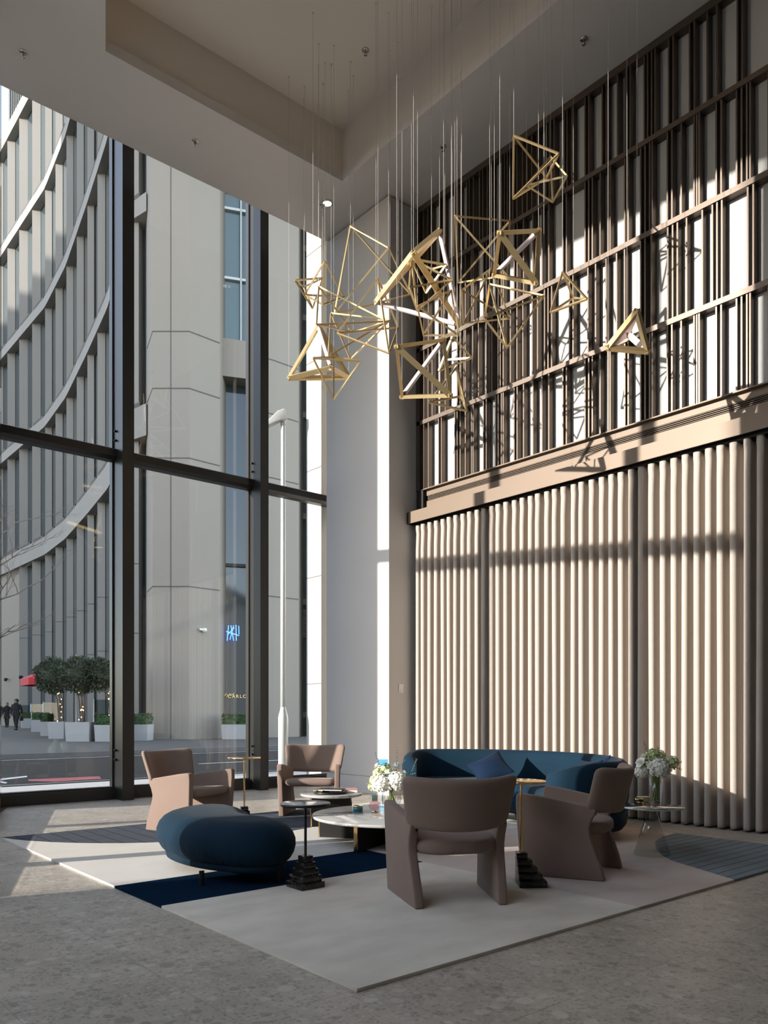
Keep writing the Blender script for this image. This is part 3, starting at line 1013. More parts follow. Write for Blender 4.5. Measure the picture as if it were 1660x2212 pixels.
# ------------------------------------------------------------------ curved blue sofa
SCX, SCY, RC, RH = 5.75, 5.75, 1.34, .46
A0, A1 = radians(-67), radians(48)
sofa = thing('sofa', 'long curved petrol blue velvet sofa in front of the curtain', 'sofa', (SCX, SCY, RZ))
def banana(r):
    """Outline of the curved seat at half width r."""
    pts = []
    N_ = 40
    for i in range(N_ + 1):
        a = A0 + (A1 - A0) * i / N_
        pts.append(Vector(((RC + r) * cos(a), (RC + r) * sin(a))))
    c = Vector((RC * cos(A1), RC * sin(A1)))
    for i in range(1, 14):
        a = A1 + pi * i / 14
        pts.append(c + Vector((cos(a), sin(a))) * r)
    for i in range(N_ + 1):
        a = A1 + (A0 - A1) * i / N_
        pts.append(Vector(((RC - r) * cos(a), (RC - r) * sin(a))))
    c = Vector((RC * cos(A0), RC * sin(A0)))
    for i in range(1, 14):
        a = A0 + pi + pi * i / 14
        pts.append(c + Vector((cos(a), sin(a))) * r)
    return pts
def brings(prof):
    mb = MB()
    vs, fs = [], []
    n = None
    for r, z in prof:
        o_ = banana(r)
        n = len(o_)
        vs += [(p.x, p.y, z) for p in o_]
    for i in range(len(prof) - 1):
        for k in range(n):
            fs.append((i * n + k, i * n + (k + 1) % n, (i + 1) * n + (k + 1) % n, (i + 1) * n + k))
    fs.append(tuple(range(n - 1, -1, -1)))
    fs.append(tuple((len(prof) - 1) * n + k for k in range(n)))
    return mb.add(vs, fs, 0, True)
brings([(.30, .0), (.30, .10)]).build('plinth', 'blackmetal', sofa)
brings([(.36, .095), (.40, .10), (.43, .14), (.44, .20), (.43, .27), (.41, .28)]).build('base', 'blue', sofa)
brings([(.37, .27), (.405, .285), (.42, .32), (.415, .36), (.39, .39), (.34, .405), (.25, .41)]).build('seat_cushion', 'blue', sofa)
# back: wall following the outer edge and curling round both ends
path = []
RM = RC + RH - .10
re_ = RH - .10
cl = Vector((RC * cos(A1), RC * sin(A1)))
cr_ = Vector((RC * cos(A0), RC * sin(A0)))
for i in range(12, 0, -1):
    a = A1 + radians(128) * i / 12
    path.append((cl + Vector((cos(a), sin(a))) * re_, Vector((cos(a), sin(a)))))
for i in range(49):
    a = A1 + (A0 - A1) * i / 48
    path.append((Vector((RM * cos(a), RM * sin(a))), Vector((cos(a), sin(a)))))
for i in range(1, 13):
    a = A0 - radians(128) * i / 12
    path.append((cr_ + Vector((cos(a), sin(a))) * re_, Vector((cos(a), sin(a)))))
def backprof(hf, wf):
    top = .40 + (.74 - .40) * hf
    P_ = [(-.03, .12), (.015, .13), (.045, .18), (.07, .26), (.09, .38), (.10, .52), (.095, top - .10), (.075, top - .04), (.04, top - .008), (.0, top),
          (-.04, top - .01), (-.07, top - .05), (-.085, top - .12), (-.085, .45), (-.08, .34), (-.06, .30)]
    return [(a * wf, min(z, top)) for a, z in P_]
vs, fs = [], []
np_ = len(path)
for i, (p, nrm) in enumerate(path):
    e_ = min(i, np_ - 1 - i)
    k = min(e_ / 5.0, 1)
    hf = .62 + .38 * sin(pi / 2 * min(e_ / 9.0, 1))
    wf = sqrt(max(0.02, 1 - (1 - k) ** 2))
    for a, z in backprof(hf, wf):
        vs.append((p.x + nrm.x * a, p.y + nrm.y * a, z))
n = 16
for i in range(np_ - 1):
    for k in range(n):
        fs.append((i * n + k, i * n + (k + 1) % n, (i + 1) * n + (k + 1) % n, (i + 1) * n + k))
fs.append(tuple(range(n)))
fs.append(tuple((np_ - 1) * n + k for k in range(n - 1, -1, -1)))
MB().add(vs, fs, 0, True).build('backrest', 'blue', sofa)
for a_, r_ in ((-62, RC - .25), (-20, RC - .33), (12, RC - .33), (46, RC - .25), (-40, RC + .3), (20, RC + .3)):
    a = radians(a_)
    MB().tube([(r_ * cos(a), r_ * sin(a), 0), (r_ * cos(a), r_ * sin(a), .11)], [.016, .022], 12).build('leg', 'blackmetal', sofa)

def pillow(label, loc, rot, size, group='velvet cushions on the sofa'):
    r = thing('cushion', label, 'cushion', loc, 0, group)
    def P(a, b):
        u, v = a / size, b / size
        k = 1 - .10 * (1 - v * v)
        k2 = 1 - .10 * (1 - u * u)
        return (a * k, b * k2, 0), Vector((0, 0, 1))
    mb = MB().slab(16, 16, size, size, .02, .03, .03, P, crown=.065)
    mb.xf(rot)
    mb.build('cover', 'bluepil', r)
    pts = []
    for i in range(41):
        t = i / 40 * 4
        s_ = int(t) % 4
        f = (t - int(t)) * 2 - 1
        q = [(f, -1), (1, f), (-f, 1), (-1, -f)][s_]
        p_, _n = P(q[0] * size * .995, q[1] * size * .995)
        pts.append(rot @ Vector(p_))
    MB().tube(pts, .006, 6, cap=False).build('piping', 'bluepil', r)
    return r
def lean(ang_face, tilt, spin):
    return rotm('Z', ang_face) @ rotm('Y', tilt) @ rotm('Z', spin)
pc = ray(1059, 1655, 9.0)
pillow('dark navy velvet cushion standing on its corner against the sofa back', (pc.x, pc.y, .57), lean(radians(205), radians(44), radians(38)), .205)
pc = ray(1256, 1669, 7.9)
pillow('blue velvet cushion tucked in the right bend of the sofa', (pc.x, pc.y, .535), lean(radians(150), radians(58), radians(4)), .225)
pc = ray(1292, 1655, 8.15)
pillow('blue velvet cushion highest in the right bend, behind the other', (pc.x, pc.y, .555), lean(radians(140), radians(66), radians(20)), .185)

# ------------------------------------------------------------------ marble coffee tables
def coffee(label, loc, R, h, spokes, hub=.02, group='round marble coffee tables'):
    t = thing('coffee_table', label, 'coffee table', loc, 0, group)
    e_ = .012
    MB().lathe([(R - .02, h - .030), (R - e_ * .5, h - .026), (R, h - .014), (R - .003, h - .004), (R - .010, h)], n=72).build('tabletop', 'marble', t)
    for a, r0 in spokes:
        d = Vector((cos(a), sin(a)))
        q = Vector((-d.y, d.x))
        w = .018
        def pt(r, s_):
            return (d * r + q * s_)
        MB().prism([pt(hub, -w), pt(r0 - .012, -w), pt(r0 - .012, w), pt(hub, w)], 0, h - .03).build('leg_panel', 'blackmetal', t)
        MB().prism([pt(r0 - .012, -w), pt(r0, -w), pt(r0, w), pt(r0 - .012, w)], 0, h - .03).build('edge_strip', 'brasspol', t)
    return t
tc_ = (4.883, 5.54)
sp = []
for X_, Y_ in ((4.44, 6.17), (4.165, 5.255), (5.58, 5.87)):
    sp.append((atan2(Y_ - tc_[1], X_ - tc_[0]), hypot(Y_ - tc_[1], X_ - tc_[0]) - .012))
sp.append((radians(-75), .70))
coffee('large low round grey marble coffee table with black panel legs', (tc_[0], tc_[1], RZ), .785, .262 - RZ, sp)
coffee('smaller marble coffee table holding the black tray, behind the large one', (4.97, 6.67, RZ), .325, .362 - RZ,
       [(radians(-25), .22), (radians(155), .22), (radians(65), .2)], hub=0.0)
TZ = .262

# ------------------------------------------------------------------ stepped side tables
def steptable(label, loc, rotz, top_r, h, stem, topm, ecc, group):
    t = thing('side_table', label, 'side table', loc, rotz, group)
    n = 5
    s0, s1 = .188, .074
    top = None
    for k in range(n):
        s_ = s0 + (s1 - s0) * k / (n - 1)
        x0 = -s0 / 2 if ecc else -s_ / 2
        y0 = (s0 / 2 - s_) if ecc else -s_ / 2
        b = MB().box(x0, x0 + s_, y0, y0 + s_, k * .0430, (k + 1) * .0430)
        bevel(b.build('step_block', 'blackmarble', t), .002, 2)
        top = (x0 + s_ / 2, y0 + s_ / 2)
    MB().tube([(top[0], top[1], .215), (top[0], top[1], h - .012)], .0095, 14).build('stem', stem, t)
    c = (top[0], top[1], 0)
    if topm == 'brass':
        MB().lathe([(top_r - .004, h - .016), (top_r, h - .010), (top_r, h - .004), (top_r - .003, h)], c=c, n=56).build('tabletop', 'brasspol', t)
    else:
        MB().lathe([(top_r - .004, h - .022), (top_r, h - .018), (top_r, h - .006), (top_r - .002, h - .0045)], c=c, n=56).build('rim', 'blackmetal', t)
        MB().lathe([(top_r - .006, h - .006), (top_r - .006, h - .0005), (top_r - .008, h)], c=c, n=56).build('tabletop', 'marble', t)
    return t
G_ = 'stepped base side tables'
steptable('black side table with round stone top and black ziggurat base, before the ottoman end', (3.095, 4.445, RZ), 0, .170, .575, 'blackmetal', 'stone', False, G_)
g = ld(1.012, 5.353 + .094)
steptable('brass side table with one-sided black stair base, between the two right armchairs', (g.x, g.y, RZ), -atan2(SA, CA), .170, .715, 'brasspol', 'brass', True, G_)
g = ld(-1.47, 8.33)
steptable('brass side table in front of the window between the two far armchairs', (g.x, g.y, 0), radians(-20), .172, .735, 'brasspol', 'brass', False, G_)

# glass cone table
g = at(1409, 1846, RZ)
gt_ = thing('glass_side_table', 'clear glass cone side table with a mirrored round top', 'side table', (g.x, g.y, RZ))
H_ = .42 - RZ
MB().lathe([(.155, 0), (.030, H_ - .018), (.024, H_ - .018), (.149, 0)], n=56, close=True).build('cone_base', 'coneglass', gt_)
MB().lathe([(.258, H_ - .012), (.262, H_ - .006), (.262, H_ - .004)], n=72).build('tabletop', 'greenglass', gt_)
MB().lathe([(.2595, H_ - .0035), (.2595, H_ - .0005)], n=72).build('mirror_surface', 'mirror', gt_)
MB().lathe([(.045, H_ - .030), (.045, H_ - .014)], n=32).build('collar', 'chrome', gt_)

# ------------------------------------------------------------------ flowers
def bloom(mb, c, r, n, size, rr, mi=0):
    """Hydrangea head: a ball of four-petal florets."""
    for i in range(n):
        zz = 1 - 2 * (i + .5) / n
        if zz < -.75:
            continue
        a = i * 2.39996 + rr.uniform(-.2, .2)
        q = sqrt(1 - zz * zz)
        nrm = Vector((q * cos(a), q * sin(a), zz))
        u = nrm.cross(Vector((0, 0, 1)) if abs(zz) < .9 else Vector((1, 0, 0))).normalized()
        v = nrm.cross(u)
        p = Vector(c) + nrm * r * rr.uniform(.92, 1.08)
        t0 = rr.uniform(0, pi / 2)
        for k in range(4):
            t = t0 + k * pi / 2
            d = u * cos(t) + v * sin(t)
            e_ = nrm.cross(d)
            tip = p + d * size + nrm * size * .25
            mb.add([p, p + d * size * .55 + e_ * size * .42 + nrm * size * .18, tip, p + d * size * .55 - e_ * size * .42 + nrm * size * .18], [(0, 1, 2, 3)], mi, True)
def bloom_core(mb, c, r, mi=0):
    mb.lathe([(.001, -r), (r * .7, -r * .7), (r, 0), (r * .7, r * .7), (.001, r)], c=c, n=12, mi=mi)
def leafquad(mb, p, d, up, L_, W, mi=0):
    d = d.normalized()
    e_ = d.cross(up).normalized()
    n = e_.cross(d)
    mb.add([p, p + d * L_ * .45 + e_ * W + n * W * .3, p + d * L_, p + d * L_ * .45 - e_ * W + n * W * .3, p + d * L_ * .5 - n * .002],
           [(0, 1, 4), (1, 2, 4), (2, 3, 4), (3, 0, 4)], mi, True)
def sprig(mb, p, d, L_, n, rr, lw=.009, ll=.022):
    p = Vector(p)
    d = Vector(d).normalized()
    mb.tube([p, p + d * L_], .0016, 5)
    for k in range(n):
        q = p + d * L_ * (k + 1) / n
        s_ = Vector((rr.uniform(-1, 1), rr.uniform(-1, 1), rr.uniform(-.2, .6))).normalized()
        s_ = (s_ - d * s_.dot(d)).normalized()
        for sg in (1, -1):
            leafquad(mb, q, s_ * sg + d * .5, d, ll * (1.1 - .4 * k / n), lw)
def bouquet(label, loc, heads, sprigs, stems, seed, group):
    rr = random.Random(seed)
    t = thing('bouquet', label, 'bouquet', loc, 0, group)
    for kind, c, r in heads:
        mb = MB()
        if kind == 'g':
            bloom_core(mb, c, r * .8)
            bloom(mb, c, r, 30, r * .55, rr)
            mb.build('green_bloom', 'petalgreen', t)
        elif kind == 'h':
            bloom_core(mb, c, r * .86)
            bloom(mb, c, r, 120, r * .24, rr)
            mb.build('hydrangea_bloom', 'petal', t)
        else:
            # open rose-like bloom: nested cups of petals turned outwards
            c_ = Vector(c)
            nrm = Vector((c[0], c[1], max(.02, c[2] - heads[0][1][2] + .05))).normalized()
            u = nrm.cross(Vector((0, 0, 1))).normalized() if abs(nrm.z) < .95 else Vector((1, 0, 0))
            v = nrm.cross(u)
            for ring, (rad, lift, cnt) in enumerate(((1, 0, 6), (.7, .3, 5), (.4, .45, 4))):
                for k in range(cnt):
                    t_ = 2 * pi * (k + ring * .4) / cnt
                    d = u * cos(t_) + v * sin(t_)
                    e_ = nrm.cross(d)
                    w_ = r * .62 * rad
                    p0 = c_ + nrm * r * lift * .3
                    mb.add([p0, p0 + d * r * rad * .6 + e_ * w_ + nrm * r * (.2 + lift), p0 + d * r * rad + nrm * r * (.25 + lift), p0 + d * r * rad * .6 - e_ * w_ + nrm * r * (.2 + lift)], [(0, 1, 2, 3)], 0, True)
            bloom_core(mb, c_ + nrm * r * .35, r * .22)
            mb.build('white_bloom', 'petal', t)
    mb = MB()
    for p, d, L_, n in sprigs:
        sprig(mb, p, d, L_, n, rr)
    mb.build('leaf_sprigs', 'leafgrey', t)
    mb = MB()
    for k in range(90):
        a = rr.uniform(0, 2 * pi)
        rad = rr.uniform(.4, 1) * stems[3]
        z = stems[4] + rr.uniform(-.06, .07)
        p = Vector((rad * cos(a), rad * sin(a), z))
        leafquad(mb, p, Vector((cos(a), sin(a), rr.uniform(-.4, .9))), Vector((0, 0, 1)), rr.uniform(.03, .055), .014)
    mb.build('foliage', 'leaf', t)
    mb = MB()
    for k in range(stems[0]):
        a = 2 * pi * k / stems[0] + rr.uniform(-.1, .1)
        q = rr.uniform(.3, 1)
        mb.tube([(stems[1] * q * cos(a + 2.4), stems[1] * q * sin(a + 2.4), .012), (0, 0, stems[2]), (stems[3] * .5 * cos(a), stems[3] * .5 * sin(a), stems[4])], .0036, 6)
    mb.build('stems', 'stem', t)
    return t
# bouquet on the glass side table
vz = RZ + H_
g2 = at(1418, 1733, .42)
def lv(r, u, h):
    """offset in image-aligned axes: right, away, up"""
    return (CA * r + SA * u, -SA * r + CA * u, h)
vt = thing('vase', 'clear cylinder vase on the mirrored glass side table', 'vase', (g2.x, g2.y, vz))
MB().lathe([(.056, 0), (.056, .205), (.052, .205), (.052, .008), (.0001, .008)], n=40).build('glass_body', 'clear', vt)
heads = [('h', lv(.0, -.07, .30), .085), ('h', lv(-.13, -.02, .27), .06), ('w', lv(-.145, -.05, .345), .055), ('w', lv(-.07, -.08, .325), .045),
         ('h', lv(.08, .0, .31), .06), ('g', lv(.12, -.06, .355), .045), ('w', lv(.09, -.08, .375), .045), ('g', lv(-.02, .03, .41), .05),
         ('w', lv(-.10, .02, .39), .04), ('w', lv(.14, .0, .31), .04), ('g', lv(.05, .05, .40), .045), ('h', lv(.02, .06, .32), .08)]
sprs = [(lv(-.05, 0, .38), lv(-.35, 0, .9), .15, 7), (lv(.1, 0, .34), lv(.9, -.2, .1), .11, 6), (lv(.1, 0, .33), lv(.8, -.3, -.3), .12, 6),
        (lv(-.1, 0, .3), lv(-.6, -.3, -.7), .12, 5), (lv(0, 0, .4), lv(.2, 0, .9), .08, 5)]
bouquet('white hydrangea bouquet in the cylinder vase at the right, before the curtain', (g2.x, g2.y, vz), heads, sprs, (16, .042, .12, .10, .30), 5, 'white flower bouquets')
# bouquet on the coffee table
g3 = at(846, 1742, TZ)
vt = thing('bowl_vase', 'round clear bowl vase on the large marble coffee table', 'vase', (g3.x, g3.y, TZ))
MB().lathe([(.05, 0), (.085, .025), (.102, .075), (.092, .13), (.075, .155), (.071, .155), (.088, .128), (.098, .075), (.081, .028), (.046, .006)], n=48, close=False).build('glass_body', 'clear', vt)
heads = [('h', lv(.05, -.08, .255), .10), ('h', lv(-.10, -.07, .235), .095), ('h', lv(.0, .08, .27), .10), ('g', lv(-.13, -.02, .33), .05),
         ('g', lv(-.17, .0, .26), .045), ('g', lv(-.06, -.02, .385), .045), ('w', lv(-.14, .0, .40), .04), ('w', lv(.04, -.02, .40), .05),
         ('w', lv(-.03, -.07, .345), .04), ('g', lv(-.19, .02, .20), .04), ('w', lv(.12, 0, .33), .04)]
sprs = [(lv(.05, 0, .36), lv(.02, 0, 1), .22, 9), (lv(.05, -.02, .37), lv(.45, 0, .5), .12, 6), (lv(.1, -.03, .30), lv(.9, -.2, .25), .14, 6),
        (lv(.2, -.05, .35), lv(.35, -.2, .9), .14, 7), (lv(-.1, 0, .34), lv(-.25, 0, .8), .2, 7), (lv(-.14, 0, .2), lv(-.4, -.2, -.6), .14, 5),
        (lv(-.12, 0, .22), lv(-.9, -.2, .1), .12, 5), (lv(-.02, -.05, .30), lv(0, -.3, .8), .12, 6)]
bouquet('white hydrangea bouquet in the bowl vase on the marble coffee table', (g3.x, g3.y, TZ), heads, sprs, (16, .075, .13, .12, .24), 9, 'white flower bouquets')

# small things on the big table
g = at(773, 1753, TZ)
j = thing('candle_jar', 'teal glass candle jar with a gold rim on the marble coffee table', 'candle jar', (g.x, g.y, TZ))
MB().lathe([(.050, 0), (.051, .05), (.047, .05), (.046, .006), (.0001, .006)], n=40).build('glass_body', 'tealglass', j)
MB().lathe([(.052, .046), (.053, .058), (.049, .058), (.048, .046)], n=40, close=True).build('rim', 'brasspol', j)
MB().lathe([(.045, .035), (.045, .04)], n=32).build('wax', 'wax', j)
g = at(810, 1755, TZ)
j = thing('bud_vase', 'round pink glass bud vase with a short neck, left of the bowl vase', 'vase', (g.x, g.y, TZ))
MB().lathe([(.030, 0), (.030, .016), (.0001, .016)], n=32).build('foot', 'brasspol', j)
MB().lathe([(.020, .016), (.045, .030), (.058, .062), (.050, .094), (.026, .112), (.024, .112), (.048, .092), (.055, .062), (.043, .033), (.0001, .020)], n=40).build('glass_body', 'pinkglass', j)
MB().lathe([(.027, .110), (.030, .165), (.027, .165), (.025, .110)], n=32, close=True).build('neck', 'greyglass', j)
g = ray(827, 1646, 7.9)
j = thing('blue_goblet', 'tall stemmed blue glass goblet rising behind the coffee table bouquet', 'glass goblet', (g.x, g.y, TZ))
gz = g.z - TZ
MB().lathe([(.055, 0), (.05, .006), (.006, .012), (.005, gz - .04), (.0001, gz - .04)], n=32).build('stem', 'blueglass', j)
MB().lathe([(.004, gz - .04), (.030, gz - .034), (.052, gz - .008), (.060, gz + .028), (.057, gz + .028), (.049, gz - .006), (.028, gz - .030), (.0001, gz - .036)], n=40).build('cup', 'blueglass', j)
# black tray, gold chain, book on the smaller table
sz = .362
g = Vector((4.97, 6.67, sz))
def rel(r, u):
    v = lv(r, u, 0)
    return g + Vector(v)
p = rel(-.01, -.05)
tr = thing('tray', 'round black tray on the smaller marble coffee table', 'tray', (p.x, p.y, sz))
MB().lathe([(.170, 0), (.178, .022), (.172, .022), (.165, .008), (.0001, .008)], n=56).build('tray_body', 'blackmetal', tr)
MB().lathe([(.1785, .018), (.1785, .024), (.171, .024), (.171, .018)], n=56, close=True).build('rim', 'blackmetal', tr)
p = rel(-.12, -.03)
cn = thing('gold_chain', 'coiled gold link chain lying on the left of the black tray', 'decoration', (p.x, p.y, sz + .020))
for k in range(9):
    a = k * .75
    c_ = Vector((.028 + .012 * k * .4, 0, 0))
    c_ = Vector((cos(a) * .05 * (1 + .02 * k), sin(a) * .032, .004 * (k % 2)))
    pts = [c_ + Vector((cos(t / 10 * 2 * pi) * .021 * cos(a) - sin(t / 10 * 2 * pi) * .013 * sin(a), cos(t / 10 * 2 * pi) * .021 * sin(a) + sin(t / 10 * 2 * pi) * .013 * cos(a), .004 * sin(t))) for t in range(11)]
    MB().tube(pts, .0055, 7, cap=False).build('link', 'brasspol', cn)
p = rel(.12, .10)
bk = thing('book', 'pink clothbound book lying on the smaller marble table behind the tray', 'book', (p.x, p.y, sz), radians(-35))
MB().box(-.15, .15, -.10, .10, 0, .004).box(-.15, .15, -.10, .10, .03, .034).box(-.15, -.146, -.10, .10, 0, .034).build('cover', 'book', bk)
MB().box(-.146, .145, -.096, .096, .004, .03).build('pages', 'paper', bk)
p = rel(-.0, .03)
bk = thing('notebook', 'thin black notebook resting across the round black tray', 'book', (p.x, p.y, sz + .0245), radians(-50))
MB().box(-.13, .13, -.08, .08, 0, .003).box(-.13, .13, -.08, .08, .013, .016).box(-.13, -.127, -.08, .08, 0, .016).build('cover', 'blackmetal', bk)
MB().box(-.127, .126, -.077, .077, .003, .013).build('pages', 'paper', bk)
# gold candle and matchbox on the glass table
g = at(1381, 1735, .42)
j = thing('gold_tin', 'small gold tin candle on the left of the mirrored glass table', 'candle', (g.x, g.y, vz))
MB().lathe([(.038, 0), (.038, .042), (.035, .042), (.035, .036), (.0001, .036)], n=36).build('tin', 'brasspol', j)
MB().lathe([(.0385, .018), (.0385, .034)], n=36).build('label_band', 'blackmetal', j)
g = at(1392, 1731, .42)
j = thing('matchbox', 'small white topped matchbox beside the gold tin candle', 'matchbox', (g.x + .02, g.y + .02, vz), radians(-30))
MB().box(-.05, .05, -.03, .03, 0, .036).build('sleeve', 'brass', j)
MB().box(-.051, .051, -.031, .031, .036, .039).build('lid', 'white', j)

# ------------------------------------------------------------------ street
GZ = .20                                    # level of the far pavement
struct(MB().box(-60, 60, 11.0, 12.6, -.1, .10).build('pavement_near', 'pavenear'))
struct(MB().prism([(fx(10.99) - .1, 10.99), (fx(-16) - .4, -16), (-60, -16), (-60, 10.99)], -.1, .06).build('pavement_side', 'pavenear'))  # unseen pale ground, added to bounce sunlight up to the ceiling
struct(MB().box(-60, 60, 12.6, 12.75, -.1, .115).build('kerb_near', 'kerb'))
m = MB().add([(-60, 12.75, 0), (60, 12.75, 0), (60, 20.4, .08), (-60, 20.4, .08)], [(0, 1, 2, 3)])
struct(m.build('road', 'asphalt'))
struct(MB().box(-60, 60, 20.4, 20.6, -.1, GZ + .005).build('kerb_far', 'kerb'))
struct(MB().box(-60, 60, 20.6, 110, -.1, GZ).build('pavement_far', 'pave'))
def roadmark(name, poly, mt):
    m = MB()
    zz = lambda y: (y - 12.75) / 7.65 * .08 + .004
    m.add([(x, y, zz(y)) for x, y in poly], [tuple(range(len(poly)))])
    struct(m.build(name, mt))
def rp(px, py):
    v = at(px, py, .03)
    return (v.x, v.y)
roadmark('road_marking', [rp(0, 1682), rp(58, 1676), rp(59, 1678.5), rp(0, 1685)], 'paintw')
roadmark('road_marking', [rp(0, 1686), rp(16, 1689), rp(13, 1691), rp(-6, 1689)], 'paintw')
roadmark('road_marking', [rp(62, 1686), rp(60, 1683), rp(215, 1676), rp(219, 1681), rp(120, 1687)], 'paintr')
roadmark('road_marking', [(-30, 20.0), (40, 20.0), (40, 20.08), (-30, 20.08)], 'paintw')
roadmark('road_marking', [(8.5, 16.4), (14, 16.4), (14, 16.5), (8.5, 16.5)], 'paintw')
roadmark('road_marking', [(-30, 13.1), (40, 13.1), (40, 13.17), (-30, 13.17)], 'painty')
for a, b in ((214, 228), (633, 641), (649, 656)):
    v0, v1 = at(a, 1626, .1), at(b, 1626, .1)
    struct(MB().box(v0.x, v1.x, 20.38, 20.402, .09, GZ).box(v0.x, v1.x, 20.38, 20.61, GZ + .004, GZ + .008).build('kerb_marking', 'painty'))

# exterior pier, lit by the sun
struct(MB().box(8.0, 9.2, 11.02, 11.46, -.1, 14).build('pillar_street', 'screenwhite'))
m = MB()
for z in (1.7, 3.55, 5.42, 7.3, 9.2):
    m.box(7.997, 8.0, 11.02, 11.46, z, z + .012)
struct(m.build('trim_3', 'joint'))

# street lamp
lp = at(612, 1677, .10)
t = thing('street_lamp', 'galvanised steel street lamp post standing right outside the window', 'street lamp', (lp.x, lp.y, .10))
MB().lathe([(.085, 0), (.085, 1.02), (.078, 1.06), (.050, 1.16), (.047, 1.2)], n=24).build('base', 'galv', t)
MB().lathe([(.047, 1.2), (.042, 3.8), (.038, 6.1), (.038, 6.12)], n=24).build('pole', 'galv', t)
hd = MB().add([(-.06, -.07, 0), (-.06, .07, 0), (-.28, -.09, -.06), (-.28, .09, -.06), (-.06, -.07, .17), (-.06, .07, .17), (-.28, -.09, .02), (-.28, .09, .02), (.07, -.07, .0), (.07, .07, .0), (.07, -.07, .19), (.07, .07, .19)],
              [(0, 1, 3, 2), (4, 6, 7, 5), (2, 3, 7, 6), (0, 2, 6, 4), (1, 5, 7, 3), (0, 8, 9, 1), (4, 5, 11, 10), (8, 10, 11, 9), (0, 4, 10, 8), (1, 9, 11, 5)])
hd.xf(Matrix.Translation((0, 0, 6.16)) @ rotm('Z', -atan2(SA, CA) + .15) @ rotm('Y', radians(-12)))
bevel(hd.build('lamp_head', 'galv', t), .012)
MB().lathe([(.046, 6.08), (.046, 6.34), (.03, 6.36)], n=20).build('collar', 'galv', t)

# curved building -----------------------------------------------------------
K = 1.11
def curve_d(px):
    T_ = [(-60, 352 / .62), (0, 296), (42, 315.5), (98, 341.5), (143, 376), (189, 428), (234, 481.4), (289, 580), (325, 628)]
    T_ = [(-90, 268), (-40, 281), (0, 296), (42, 315.5), (98, 341.5), (143, 376), (189, 428), (234, 483), (262, 540), (289, 588), (318, 598)]
    for (a, va), (b, vb) in zip(T_, T_[1:]):
        if px <= b:
            v = va + (vb - va) * (px - a) / (b - a)
            break
    else:
        v = T_[-1][1]
    return 296 * 57 * K / v
def fp(px, dd=0.0):
    d = curve_d(px) + dd
    lat = (px - CX) / F * d
    return Vector((CA * lat + SA * d, -SA * lat + CA * d))
bld = thing('curved_building', 'pale stone building with curved bands and sawtooth piers across the street', 'building', (15, 50, 0))
def B(mb, n, mt, root=bld, off=(15, 50)):
    mb.v = [(v[0] - off[0], v[1] - off[1], v[2]) for v in mb.v]
    return mb.build(n, mt, root)
BB = [(v * 57 * K / F + HC) for v in (296, 535, 758, 980, 1206)]
BH = 1.25
BHK = [1.25, .74, .74, .74, 1.05]
edges = [-62, -36, -10, 16, 41.6, 69.6, 97.6, 120, 143.7, 166, 189, 210.7, 236, 262, 288, 306]
fr = .70
def facing(p):
    """Direction parallel to the camera's picture plane: the pier faces all look the same way."""
    return Vector((CA, -SA))
for k in range(5):
    z0 = GZ if k == 0 else BB[k - 1] + BHK[k - 1]
    z1 = BB[k]
    for i, a in enumerate(edges[:-1]):
        b = edges[i + 1]
        w = (b - a) * .66
        L0 = fp(a)
        d0 = curve_d(a)
        R0 = L0 + Vector((CA, -SA)) * (w / F * d0)
        deep = Vector((SA, CA)) * 1.6
        mb = MB().prism([L0, R0, R0 + deep * .5, L0 + deep], z0, z1 + .3)
        if k == 0:
            zj = [z0 + 4.2, z0 + 7.0] if a > 100 else [z0 + 3.6, z0 + 6.6]
            s_ = MB()
            for zz in zj:
                s_.prism([L0 - Vector((SA, CA)) * .01, R0 - Vector((SA, CA)) * .01, R0, L0], zz, zz + .035)
        if k == 0 and a < 40:
            continue
        q = B(mb, 'pier', 'stone')
        if k == 0:
            s_.v = [(v[0] - 15, v[1] - 50, v[2]) for v in s_.v]
            s_.build('seam', 'stoneseam', q)
# glass wall set behind the piers
m = MB()
pts = [fp(a) + Vector((SA, CA)) * .75 for a in edges] 
back = [p + Vector((SA, CA)) * 1.0 for p in pts]
m.prism([p for p in pts] + back[::-1], GZ, BB[4] + .3)
B(m, 'glazing', 'winglass')
for k in range(5):
    ed = [edges[0] + (318 - edges[0]) * i / 60 for i in range(61)]
    fr_ = [fp(a) - Vector((SA, CA)) * .12 for a in ed]
    bk_ = [fp(a) + Vector((SA, CA)) * 1.7 for a in ed]
    h = BHK[k]
    B(MB().prism(fr_ + bk_[::-1], BB[k], BB[k] + h), 'floor_band', 'stone')
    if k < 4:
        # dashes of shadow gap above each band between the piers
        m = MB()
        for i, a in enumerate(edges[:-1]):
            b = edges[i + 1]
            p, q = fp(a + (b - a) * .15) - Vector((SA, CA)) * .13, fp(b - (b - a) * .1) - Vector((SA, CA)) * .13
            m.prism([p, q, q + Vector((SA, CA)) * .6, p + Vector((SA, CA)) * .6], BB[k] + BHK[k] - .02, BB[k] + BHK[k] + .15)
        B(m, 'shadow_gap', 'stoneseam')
# recessed ground floor wall at the far left
m = MB()
p0, p1 = fp(-62) + Vector((SA, CA)) * .5, fp(41) + Vector((SA, CA)) * .5
m.prism([p0, p1, p1 + Vector((SA, CA)), p0 + Vector((SA, CA))], GZ, BB[0])
q = B(m, 'recess_wall', 'stone2')
m = MB()
for a in (21, 41):
    p = fp(a) + Vector((SA, CA)) * .49
    m.prism([p, p + Vector((CA, -SA)) * .06, p + Vector((CA, -SA)) * .06 + Vector((SA, CA)) * .02, p + Vector((SA, CA)) * .02], GZ, BB[0])
m.v = [(v[0] - 15, v[1] - 50, v[2]) for v in m.v]
m.build('seam', 'stoneseam', q)

